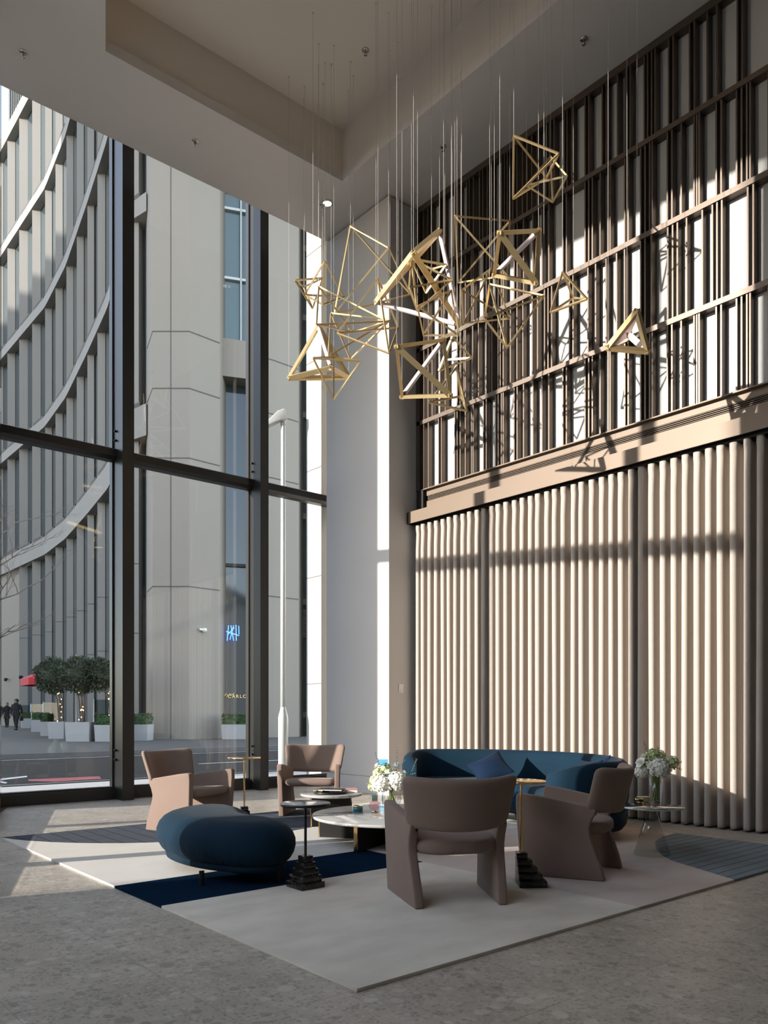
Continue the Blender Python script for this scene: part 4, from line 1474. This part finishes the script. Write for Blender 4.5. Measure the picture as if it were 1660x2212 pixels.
# corner building ---------------------------------------------------------------
def cp(px, d):
    lat = (px - CX) / F * d
    return Vector((CA * lat + SA * d, -SA * lat + CA * d))
cb = thing('corner_building', 'tall buff stone corner building with chamfered piers behind the lamp post', 'building', (16, 28, 0))
def Cb(mb, n, mt, parent=cb):
    mb.v = [(v[0] - 16, v[1] - 28, v[2]) for v in mb.v]
    return mb.build(n, mt, parent)
HT = 36
pA = [cp(312, 33.5), cp(318, 31.4), cp(330, 30), cp(409, 30), cp(475, 30.95), cp(489, 32.6), cp(400, 36)]
pier = Cb(MB().prism(pA, GZ, HT), 'pier', 'stone2')
def seams(outline, vs_d, parent, d0):
    """thin horizontal joints following the outline (outside face points)."""
    m = MB()
    for v in vs_d:
        z = HC + v / F * d0
        for a, b in zip(outline, outline[1:]):
            n = Vector((b.y - a.y, -(b.x - a.x))).normalized()
            if n.dot(Vector((SA, CA))) > 0:
                n = -n
            m.prism([a + n * .012, b + n * .012, b - n * .02, a - n * .02], z, z + .04)
    return Cb(m, 'seam', 'stoneseam', parent)
ol = pA[1:5]
VS = [272, 549.5, 700, 823]
seams(ol, VS, pier, 30)
m = MB()
p = cp(368.5, 30)
m.prism([p + Vector((-SA, -CA)) * .012, p + Vector((CA, -SA)) * .03 + Vector((-SA, -CA)) * .012, p + Vector((CA, -SA)) * .03, p], GZ, HT)
Cb(m, 'seam', 'stoneseam', pier)
pB = [cp(545, 31.9), cp(579, 32.2), cp(591, 32.35), cp(645, 33.2), cp(655, 35), cp(560, 36)]
pier2 = Cb(MB().prism(pB, GZ, HT), 'pier', 'stone2')
seams(pB[:4], [251, 507, 645, 762], pier2, 32.3)
pC = [cp(672, 33.6), cp(800, 35.5), cp(800, 38), cp(672, 36)]
Cb(MB().prism(pC, GZ, HT), 'pier', 'stone2')
# window bays between piers
def zv(v, d):
    return HC + v / F * d
m = MB().prism([cp(470, 32.4), cp(560, 32.9), cp(560, 34), cp(470, 33.5)], GZ, zv(712, 32.4))
bay = Cb(m, 'shop_window', 'winglass')
Cb(MB().prism([cp(470, 31.6), cp(560, 32.1), cp(560, 34), cp(470, 33.5)], zv(712, 32.4), zv(792, 32.4)), 'spandrel', 'stone2')
w2 = Cb(MB().prism([cp(470, 32.2), cp(560, 32.7), cp(560, 34), cp(470, 33.5)], zv(792, 32.4), HT), 'window', 'winglass2')
m = MB()
for v in (935, 1085, 1125):
    m.prism([cp(474, 32.1), cp(550, 32.5), cp(550, 32.75), cp(474, 32.3)], zv(v, 32.3), zv(v, 32.3) + .1)
m.prism([cp(519, 32.3), cp(523, 32.35), cp(523, 32.7), cp(519, 32.6)], zv(792, 32.4), HT)
Cb(m, 'window_frame', 'galv', w2)
m = MB()
for v in (318,):
    m.prism([cp(474, 32.3), cp(550, 32.7), cp(550, 32.95), cp(474, 32.5)], zv(v, 32.3), zv(v, 32.3) + .12)
m.prism([cp(475, 32.3), cp(478, 32.3), cp(478, 32.6), cp(475, 32.6)], GZ, zv(712, 32.4))
Cb(m, 'window_frame', 'blackmetal', bay)
m = MB().prism([cp(640, 35.2), cp(680, 35.6), cp(680, 36.4), cp(640, 36)], GZ, HT)
w3 = Cb(m, 'window', 'winglass2')
m = MB()
for v in (640, 420, 235, -10, 850, 1000):
    m.prism([cp(640, 34.9), cp(680, 35.3), cp(680, 35.7), cp(640, 35.3)], zv(v, 35), zv(v, 35) + .25)
Cb(m, 'window_frame', 'stone', w3)
m = MB()
for k in range(13):
    z = zv(165, 35) + k * .095
    m.prism([cp(644, 34.95), cp(664, 35.1), cp(664, 35.25), cp(644, 35.1)], z, z + .05)
Cb(m, 'louvre', 'stone', w3)

# blue neon strokes and gold lettering in the shop window
def wp3(px, py, d):
    v = ray(px, py, d)
    return v
ns = thing('neon_sign', 'blue neon strokes glowing in the dark shop window', 'neon sign', wp3(502, 1368, 32.0))
o0 = wp3(502, 1368, 32.0)
for a, b in (((494, 1351), (491, 1384)), ((499, 1351), (505, 1384)), ((505, 1351), (497, 1382)), ((510, 1350), (511, 1384)), ((489, 1364), (517, 1373)), ((491, 1372), (506, 1356)), ((516, 1352), (516.5, 1370))):
    p, q = wp3(*a, 32.0) - o0, wp3(*b, 32.0) - o0
    MB().tube([p, q], .018, 6).build('neon_stroke', 'neon', ns)
o0 = wp3(492, 1502, 31.9)
ss = thing('shop_sign', 'small gold lettering with a script flourish low in the shop window', 'sign', o0)
fc = bpy.data.curves.new('lettering', 'FONT')
fc.body = 'CARLO'
fc.size = .19
fc.extrude = .006
fc.space_character = 1.35
tmp = bpy.data.objects.new('lettering_outline', fc)
lm = bpy.data.meshes.new_from_object(tmp)
bpy.data.objects.remove(tmp)
lm.materials.clear()
lm.materials.append(M['goldsign'])
fo = bpy.data.objects.new('lettering', lm)
COL.objects.link(fo)
fo.parent = ss
fo.location = wp3(492.5, 1507.5, 31.9) - o0
fo.rotation_euler = (pi / 2, 0, -atan2(SA, CA))
pts = [wp3(486 + x, 1500 + y, 31.88) - o0 for x, y in ((0, 3), (3, -2), (6, 1), (4, 5), (8, 4), (11, -2), (14, -1), (12, 3), (16, 1), (20, -3))]
MB().tube(pts, .010, 6).build('flourish', 'goldsign', ss)
# globe camera on the pier, spotlights on the far wall
c0 = ray(442, 1361, 30.35)
t = thing('security_camera', 'small grey dome camera on the buff stone pier', 'security camera', c0)
MB().lathe([(.001, -.10), (.07, -.08), (.10, 0), (.09, .06), (.001, .08)], n=16).build('dome', 'galv', t)
MB().bar((.0, .0, 0), (-.2, .0, .02), .07, .07).build('bracket', 'galv', t)
for (px, py), lb in (((12, 1468), 'black wall spotlight nearest the left edge of the photo'), ((44, 1463), 'black wall spotlight at the edge of the first pier, above the walkers')):
    c0 = ray(px, py, curve_d(px) - (.45 if px > 30 else .05))
    t = thing('wall_spotlight', lb, 'wall light', c0, 0, 'black wall spotlights')
    MB().lathe([(.10, -.12), (.14, .12)], n=14).build('housing', 'blackmetal', t)
    MB().bar((0, 0, 0), (.25, .2, .05), .06, .06).build('bracket', 'blackmetal', t)

# glass tower far behind
tw = thing('glass_tower', 'distant striped glass tower against the blue sky at top left', 'building', (cp(30, 120).x, cp(30, 120).y, 0))
a_, b_ = cp(19, 118), cp(150, 118)
c_ = cp(30, 120)
deep = Vector((SA, CA)) * 20
m = MB().prism([a_ - c_, b_ - c_, b_ - c_ + deep, a_ - c_ + deep], 0, 120)
m.build('tower_body', 'winglass2', tw)
m = MB()
for k in range(10):
    p = cp(20 + k * 4, 117.8) - c_
    q = cp(20.9 + k * 4, 117.8) - c_
    m.prism([p, q, q + deep * .02, p + deep * .02], 0, 120)
m.build('mullions', 'stone', tw)

# neighbouring blocks out of the frame that shade the street from the low sun
for nm, lb, bx_ in (('office_block', 'large dark office block down the street, outside the picture', (-60, -40, 31, 68, 0, 90)),
                    ('shade_block', 'unseen low block added to keep sun off the side glazing', (-37, -25, -16, 12.95, 0, 15.5)),  # unseen occluder, added so no sun enters the extra glazing
                    ('lower_block', 'lower office block beyond the large one, outside the picture', (-60, -40, 68.2, 120, 0, 47))):
    t = thing(nm, lb, 'building', ((bx_[0] + bx_[1]) / 2, (bx_[2] + bx_[3]) / 2, 0))
    t['kind'] = 'structure'
    ox, oy = t.location.x, t.location.y
    MB().box(bx_[0] - ox, bx_[1] - ox, bx_[2] - oy, bx_[3] - oy, 0, bx_[5]).build('walls', 'stone', t)
    MB().box(bx_[0] - ox - .5, bx_[1] - ox + .5, bx_[2] - oy, bx_[3] - oy, bx_[5], bx_[5] + .8).build('roof', 'kerb', t)

# ------------------------------------------------------------------ planters, hedges, trees
def planter(px0, px1, pyb, pyt, label, depth=.8, hedge=True, hh=.44, hl=None):
    v0, v1 = at(px0, pyb, GZ), at(px1, pyb, GZ)
    d = F * (HC - GZ) / (pyb - HY)
    h = (pyb - pyt) / F * d
    w = (v1 - v0).length
    c = (v0 + v1) / 2 + Vector((SA, CA, 0)) * depth / 2
    t = thing('planter', label, 'planter', (c.x, c.y, GZ), -atan2(SA, CA), 'white street planters')
    ti = .03
    m = MB().add([(-w * .47, -depth * .47, 0), (w * .47, -depth * .47, 0), (w * .47, depth * .47, 0), (-w * .47, depth * .47, 0),
                  (-w / 2, -depth / 2, h), (w / 2, -depth / 2, h), (w / 2, depth / 2, h), (-w / 2, depth / 2, h),
                  (-w / 2 + ti, -depth / 2 + ti, h), (w / 2 - ti, -depth / 2 + ti, h), (w / 2 - ti, depth / 2 - ti, h), (-w / 2 + ti, depth / 2 - ti, h),
                  (-w / 2 + ti, -depth / 2 + ti, h - .05), (w / 2 - ti, -depth / 2 + ti, h - .05), (w / 2 - ti, depth / 2 - ti, h - .05), (-w / 2 + ti, depth / 2 - ti, h - .05)],
                 [(3, 2, 1, 0), (0, 1, 5, 4), (1, 2, 6, 5), (2, 3, 7, 6), (3, 0, 4, 7), (4, 5, 9, 8), (5, 6, 10, 9), (6, 7, 11, 10), (7, 4, 8, 11),
                  (8, 9, 13, 12), (9, 10, 14, 13), (10, 11, 15, 14), (11, 8, 12, 15)])
    m.build('box', 'planter', t)
    MB().box(-w / 2 + ti, w / 2 - ti, -depth / 2 + ti, depth / 2 - ti, h - .08, h - .05).build('soil', 'bark', t)
    if hedge:
        m = MB().box(-w / 2 + .06, w / 2 - .06, -depth / 2 + .06, depth / 2 - .06, 0, hh - .05)
        rr = random.Random(int(px0))
        for k in range(int(420 * w)):
            sx_, sy_, sz_ = rr.uniform(-w / 2, w / 2), rr.uniform(-depth / 2, depth / 2), rr.uniform(.02, hh)
            f_ = rr.choice((0, 0, 1, 2, 3))
            if f_ == 0:
                sy_ = -depth / 2 + .04
            elif f_ == 1:
                sz_ = hh - .04
            elif f_ == 2:
                sx_ = -w / 2 + .04
            else:
                sx_ = w / 2 - .04
            d_ = Vector((rr.uniform(-1, 1), rr.uniform(-1, .3), rr.uniform(-.2, 1)))
            leafquad(m, Vector((sx_, sy_, sz_)), d_, Vector((rr.uniform(-1, 1), rr.uniform(-1, 1), 1)), .07, .025)
        hd_ = tag(m.build('hedge', 'hedge', None, (c.x, c.y, GZ + h - .05), -atan2(SA, CA)), 'clipped box hedge growing in the ' + (hl or label), 'hedge', 'clipped street hedges')
    return c, h
planter(140, 193, 1602, 1560, 'nearest square white planter holding the right-hand bay tree', hedge=False)
planter(103, 138, 1596, 1559, 'square white planter holding the left-hand bay tree', hedge=False)
planter(203, 262, 1602, 1566, 'white planter directly left of the tall dark window post', hl='planter left of the tall dark window post')
planter(268, 319, 1600, 1565, 'white planter against the corner of the buff stone pier', hl='planter at the corner of the buff pier')
planter(478, 540, 1597, 1565, 'white planter below the dark shop window', hl='planter below the dark shop window')
planter(86, 104, 1590, 1559, 'narrow white planter just left of the bay trees', hl='narrow planter just left of the bay trees')
planter(66, 87, 1581, 1555, 'middle white planter of the receding row beside the walkers', hl='middle planter of the receding row')
planter(45, 66, 1573, 1552, 'farthest white planter of the row beside the walkers', hl='farthest planter of the receding row')

def bay_tree(px, pyb, cx_, cy_, rpx, label, seed):
    rr = random.Random(seed)
    b_ = at(px, pyb, GZ) + Vector((SA, CA, 0)) * .4
    d = F * (HC - GZ) / (pyb - HY) + .4
    top = ray(cx_, cy_, d)
    R_ = rpx / F * d
    t = thing('bay_tree', label, 'tree', (b_.x, b_.y, GZ + .6), 0, 'clipped bay trees')
    c = top - Vector((b_.x, b_.y, GZ + .6))
    m = MB()
    for k in range(4):
        a = k * 1.7
        m.tube([(.05 * cos(a), .05 * sin(a), 0), (.09 * cos(a + 1), .09 * sin(a + 1), c.z * .5), (c.x + .2 * cos(a + 2), c.y + .2 * sin(a + 2), c.z - .1)], [.03, .022, .012], 7)
    m.build('trunk', 'bark', t)
    m = MB()
    m.lathe([(.01, -R_ * .6), (R_ * .6, -R_ * .4), (R_ * .75, 0), (R_ * .6, R_ * .45), (.01, R_ * .65)], c=c, n=14)
    for k in range(3600):
        zz = rr.uniform(-1, 1)
        a = rr.uniform(0, 2 * pi)
        q = sqrt(1 - zz * zz)
        n_ = Vector((q * cos(a), q * sin(a), zz))
        bump = 1 + .10 * sin(a * 3 + seed) * q + .08 * sin(zz * 7 + a * 2)
        p = c + Vector((n_.x, n_.y, n_.z * .92)) * R_ * rr.uniform(.72, 1.0) * bump
        leafquad(m, p, n_ + Vector((rr.uniform(-1, 1), rr.uniform(-1, 1), rr.uniform(-.6, 1))), Vector((rr.uniform(-1, 1), rr.uniform(-1, 1), 1)), .10, .028)
    m.build('crown', 'crown', t)
    for k in range(9):
        a = rr.uniform(2.6, 5.6)
        z = rr.uniform(.02, c.z - R_ * .6)
        MB().lathe([(.001, -.02), (.02, 0), (.001, .02)], c=(.09 * cos(a), .09 * sin(a), z), n=8).build('fairy_light', 'fairy', t)
bay_tree(120, 1596, 116, 1460, 42, 'round bay tree with fairy lights, left of the pair', 3)
bay_tree(167, 1602, 172, 1458, 44, 'round bay tree with fairy lights, standing in the nearest white planter', 8)
bay_tree(232, 1602, 214, 1456, 37, 'reddish bay tree partly hidden behind the tall dark window post', 12)

# red parasol behind the trees
def parasol(px, py, ex0, ex1, ey, d, label, pole=True):
    top = ray(px, py, d)
    e0, e1 = ray(ex0, ey, d), ray(ex1, ey, d)
    R_ = (e1 - e0).length / 2
    t = thing('parasol', label, 'parasol', (top.x, top.y, GZ), 0, 'red terrace parasols')
    ht = top.z - GZ
    he = e0.z - GZ
    vs = [(0, 0, ht)]
    for k in range(8):
        a = k * pi / 4 + .3
        vs.append((R_ * cos(a), R_ * sin(a), he))
    for k in range(8):
        a = k * pi / 4 + .3
        vs.append((R_ * cos(a), R_ * sin(a), he - .28))
    fs = [(0, k + 1, (k + 1) % 8 + 1) for k in range(8)] + [(k + 1, k + 9, (k + 1) % 8 + 9, (k + 1) % 8 + 1) for k in range(8)]
    o_ = MB().add(vs, fs).build('canopy', 'red', t)
    sm = o_.modifiers.new('cloth', 'SOLIDIFY'); sm.thickness = .02
    MB().tube([(0, 0, 0), (0, 0, ht + .06)], .03, 10).build('pole', 'galv', t)
    MB().lathe([(.001, ht), (.07, ht + .04), (.001, ht + .12)], n=12).build('finial', 'white', t)
parasol(165, 1418, 52, 278, 1468, 33.5, 'red parasol with its white tip above the bay trees')
# terrace glass screens
for k, (a, b) in enumerate(((46, 66), (68, 92), (94, 128), (203, 236))):
    d = (56, 49.5, 42, 33)[k]
    v0, v1 = cp(a, d), cp(b, d)
    c = (v0 + v1) / 2
    w = (v1 - v0).length
    t = thing('glass_screen', ['terrace glass screen farthest left behind the planters', 'terrace glass screen second from the left behind the planters',
                               'terrace glass screen behind the left bay tree trunk', 'terrace glass screen just left of the tall window post'][k], 'glass screen',
              (c.x, c.y, GZ), -atan2(SA, CA), 'terrace glass screens')
    MB().box(-w / 2, w / 2, -.01, .01, .1, 1.55).build('pane', thin_glass('screen_glass_%d' % k, (.55, .62, .62)), t)
    MB().box(-w / 2 - .02, -w / 2 + .02, -.03, .03, 0, 1.58).box(w / 2 - .02, w / 2 + .02, -.03, .03, 0, 1.58).box(-w / 2, w / 2, -.03, .03, 0, .12).build('frame', 'galv', t)
v = at(70, 1562, GZ)
t = thing('terrace_chair', 'small red draped terrace chair behind the hedge', 'chair', (v.x, v.y, GZ), .4)
bevel(MB().box(-.28, .28, -.25, .25, .42, .5).build('seat', 'red', t), .02)
bevel(MB().box(-.28, .28, .2, .27, .5, 1.0).build('backrest', 'red', t), .02)
for sx_ in (-1, 1):
    for sy_ in (-1, 1):
        MB().tube([(sx_ * .25, sy_ * .22, 0), (sx_ * .24, sy_ * .2, .42)], .018, 8).build('leg', 'blackmetal', t)

# ------------------------------------------------------------------ bare street tree, trunk out of the frame
rr = random.Random(21)
bt0 = cp(-70, 19)
t = thing('bare_tree', 'bare winter tree whose thin branches reach in at the left edge', 'tree', (bt0.x, bt0.y, GZ - .1))
m = MB()
def branch(m, p, d, L_, r_, lev):
    pts = [p]
    q = p
    dd = d.normalized()
    n_ = 5
    for k in range(n_):
        dd = (dd + Vector((rr.uniform(-.22, .22), rr.uniform(-.22, .22), rr.uniform(-.12, .2)))).normalized()
        q = q + dd * L_ / n_
        pts.append(q)
    m.tube(pts, [r_ * (1 - .75 * k / n_) for k in range(n_ + 1)], 6 if lev < 2 else 4)
    if lev < 4:
        for k in range(4 if lev < 3 else 3):
            b_ = pts[rr.randint(2, n_)]
            a = rr.uniform(0, 2 * pi)
            sd = dd + Vector((cos(a), sin(a), rr.uniform(-.25, .5))) * .8
            branch(m, b_, sd, L_ * rr.uniform(.45, .65), r_ * .45, lev + 1)
m.tube([(0, 0, 0), (.02, .01, 2.0), (.0, .0, 3.6), (.05, 0, 5.2)], [.14, .11, .09, .05], 10)
for z_, side in ((2.4, .9), (3.0, .7), (3.6, 1.0), (4.2, .8), (4.8, .6), (3.3, -1), (4.5, -1)):
    branch(m, Vector((0, 0, z_)), Vector((CA * side, -SA * side, .35)), 1.5, .035, 1)
m.build('branches', 'barebark', t)

# ------------------------------------------------------------------ people on the far pavement
def person(label, px, pyb, h, yaw, coat_len, bag=None, stride=.12, hairr=.105, hat=False):
    v = at(px, pyb, GZ)
    t = thing('person', label, 'person', (v.x, v.y, GZ), yaw, 'walkers in dark coats')
    k = h / 1.75
    J = dict(pel=(0, 0, .95), sp=(0, -.01, 1.18), ch=(0, 0, 1.36), nk=(0, 0, 1.49), hd=(0, -.01, 1.62), ht=(0, 0, 1.72))
    verts, ed, rad = [], [], []
    names = {}
    def V_(n, p, r_):
        names[n] = len(verts)
        verts.append(Vector(p) * k)
        rad.append(r_ * k)
    V_('pel', J['pel'], .14); V_('sp', J['sp'], .13); V_('ch', J['ch'], .155); V_('nk', J['nk'], .058); V_('hd', J['hd'], .088); V_('ht', J['ht'], .075)
    ed += [(0, 1), (1, 2), (2, 3), (3, 4), (4, 5)]
    for s_ in (-1, 1):
        f_ = stride * s_
        V_('hip%d' % s_, (.09 * s_, 0, .90), .095)
        V_('kn%d' % s_, (.10 * s_, -f_ - .03, .50), .062)
        V_('an%d' % s_, (.10 * s_, -f_ * 1.8 + .03, .09), .042)
        V_('to%d' % s_, (.11 * s_, -f_ * 1.8 - .14, .035), .036)
        V_('sh%d' % s_, (.18 * s_, 0, 1.40), .062)
        V_('el%d' % s_, (.24 * s_, .05 + f_ * .6, 1.12), .045)
        V_('wr%d' % s_, (.245 * s_, -.04 + f_, .88), .032)
        V_('pm%d' % s_, (.245 * s_, -.06 + f_, .81), .034)
        g_ = lambda q: names[q + '%d' % s_]
        ed += [(0, g_('hip')), (g_('hip'), g_('kn')), (g_('kn'), g_('an')), (g_('an'), g_('to')), (2, g_('sh')), (g_('sh'), g_('el')), (g_('el'), g_('wr')), (g_('wr'), g_('pm'))]
        for q in range(4):
            V_('f%d%d' % (q, s_), (.245 * s_, -.085 + f_ + q * .018, .735 - (.01 if q in (1, 2) else 0)), .0095)
            ed.append((g_('pm'), len(verts) - 1))
        V_('th%d' % s_, (.225 * s_, -.11 + f_, .79), .010)
        ed.append((g_('wr'), len(verts) - 1))
    me = bpy.data.meshes.new('body')
    me.from_pydata(verts, ed, [])
    me.materials.append(M['skin'])
    o_ = bpy.data.objects.new('body', me)
    COL.objects.link(o_)
    o_.parent = t
    sk = o_.modifiers.new('skin', 'SKIN')
    for i_, r_ in enumerate(rad):
        me.skin_vertices[0].data[i_].radius = (r_, r_)
    me.skin_vertices[0].data[0].use_root = True
    sb = o_.modifiers.new('sub', 'SUBSURF'); sb.levels = 1; sb.render_levels = 2
    # face: nose, brow and ears
    fm = MB()
    fm.add([Vector(p) * k for p in ((-.013, -.088, 1.60), (.013, -.088, 1.60), (0, -.118, 1.605), (0, -.092, 1.645))], [(0, 1, 2), (0, 2, 3), (2, 1, 3)])
    for s_ in (-1, 1):
        fm.lathe([(.001, -.028), (.014, 0), (.001, .028)], c=Vector((.088 * s_, 0, 1.62)) * k, n=8)
    fm.build('face', 'skin', t)
    em = MB()
    for s_ in (-1, 1):
        em.lathe([(.001, -.008), (.010, 0), (.001, .008)], c=Vector((.030 * s_, -.084, 1.635)) * k, n=8)
    em.build('eyes', 'blackmetal', t)
    # coat with sleeves
    prof_ = [(.23, .17, coat_len), (.205, .155, coat_len + .2), (.175, .135, 1.02), (.185, .14, 1.22), (.215, .135, 1.38), (.15, .10, 1.46), (.085, .08, 1.52)]
    cm = MB()
    n_ = 20
    vs = []
    for a_, b_2, z in prof_:
        for q in range(n_):
            an = 2 * pi * q / n_
            vs.append(Vector((a_ * cos(an), b_2 * sin(an), z)) * k)
    fs = [(i_ * n_ + q, i_ * n_ + (q + 1) % n_, (i_ + 1) * n_ + (q + 1) % n_, (i_ + 1) * n_ + q) for i_ in range(len(prof_) - 1) for q in range(n_)]
    cm.add(vs, fs, 0, True)
    for s_ in (-1, 1):
        f_ = stride * s_
        cm.tube([Vector((.17 * s_, 0, 1.41)) * k, Vector((.24 * s_, .05 + f_ * .6, 1.12)) * k, Vector((.245 * s_, -.04 + f_, .89)) * k], [.082 * k, .068 * k, .055 * k], 12)
    cm.build('coat', 'coat', t)
    tm = MB()
    for s_ in (-1, 1):
        f_ = stride * s_
        tm.tube([Vector((.09 * s_, 0, .92)) * k, Vector((.10 * s_, -f_ - .03, .50)) * k, Vector((.10 * s_, -f_ * 1.8 + .03, .10)) * k], [.11 * k, .085 * k, .062 * k], 12)
    tm.build('trousers', 'coat', t)
    bm_ = MB()
    for s_ in (-1, 1):
        f_ = stride * s_
        bm_.tube([Vector((.10 * s_, -f_ * 1.8 + .07, .05)) * k, Vector((.11 * s_, -f_ * 1.8 - .17, .04)) * k], [.05 * k, .04 * k], 10)
    bm_.build('shoes', 'blackmetal', t)
    hm = MB()
    hm.lathe([(hairr * .6, -.11), (hairr * .82, -.06), (hairr * .92, .0), (hairr * .86, .06), (hairr * .5, .105), (.001, .12)], c=Vector((0, .038, 1.63)) * k, n=18)
    hm.build('hair', 'hair', t)
    if bag:
        g_ = MB().box(-.05, .05, -.16, .16, -.30, -.04)
        g_.xf(Matrix.Translation(Vector((.26 * bag, -.06 + stride * bag, .80)) * k))
        bo = tag(bevel(g_.build('handbag', 'blackmetal', None, (v.x, v.y, GZ), yaw), .02), 'dark handbag carried by the walker in the long black coat', 'bag')
        MB().tube([Vector((.26 * bag, -.16 + stride * bag, .77)) * k, Vector((.26 * bag, -.06 + stride * bag, .83)) * k, Vector((.26 * bag, .04 + stride * bag, .77)) * k], .008, 6).build('handle', 'blackmetal', bo)
    return t
yawc = -atan2(SA, CA)
person('walker with thick curly hair in black coat and trousers, holding a bag', 35, 1577, 1.84, yawc, .78, bag=1, hairr=.135)
person('walker in a black coat just behind and left of the one with the bag', 15, 1571, 1.74, yawc + .2, .62)
person('dark-coated walker cut off by the left edge of the photo', -3, 1570, 1.80, yawc - .1, .70, stride=.08)
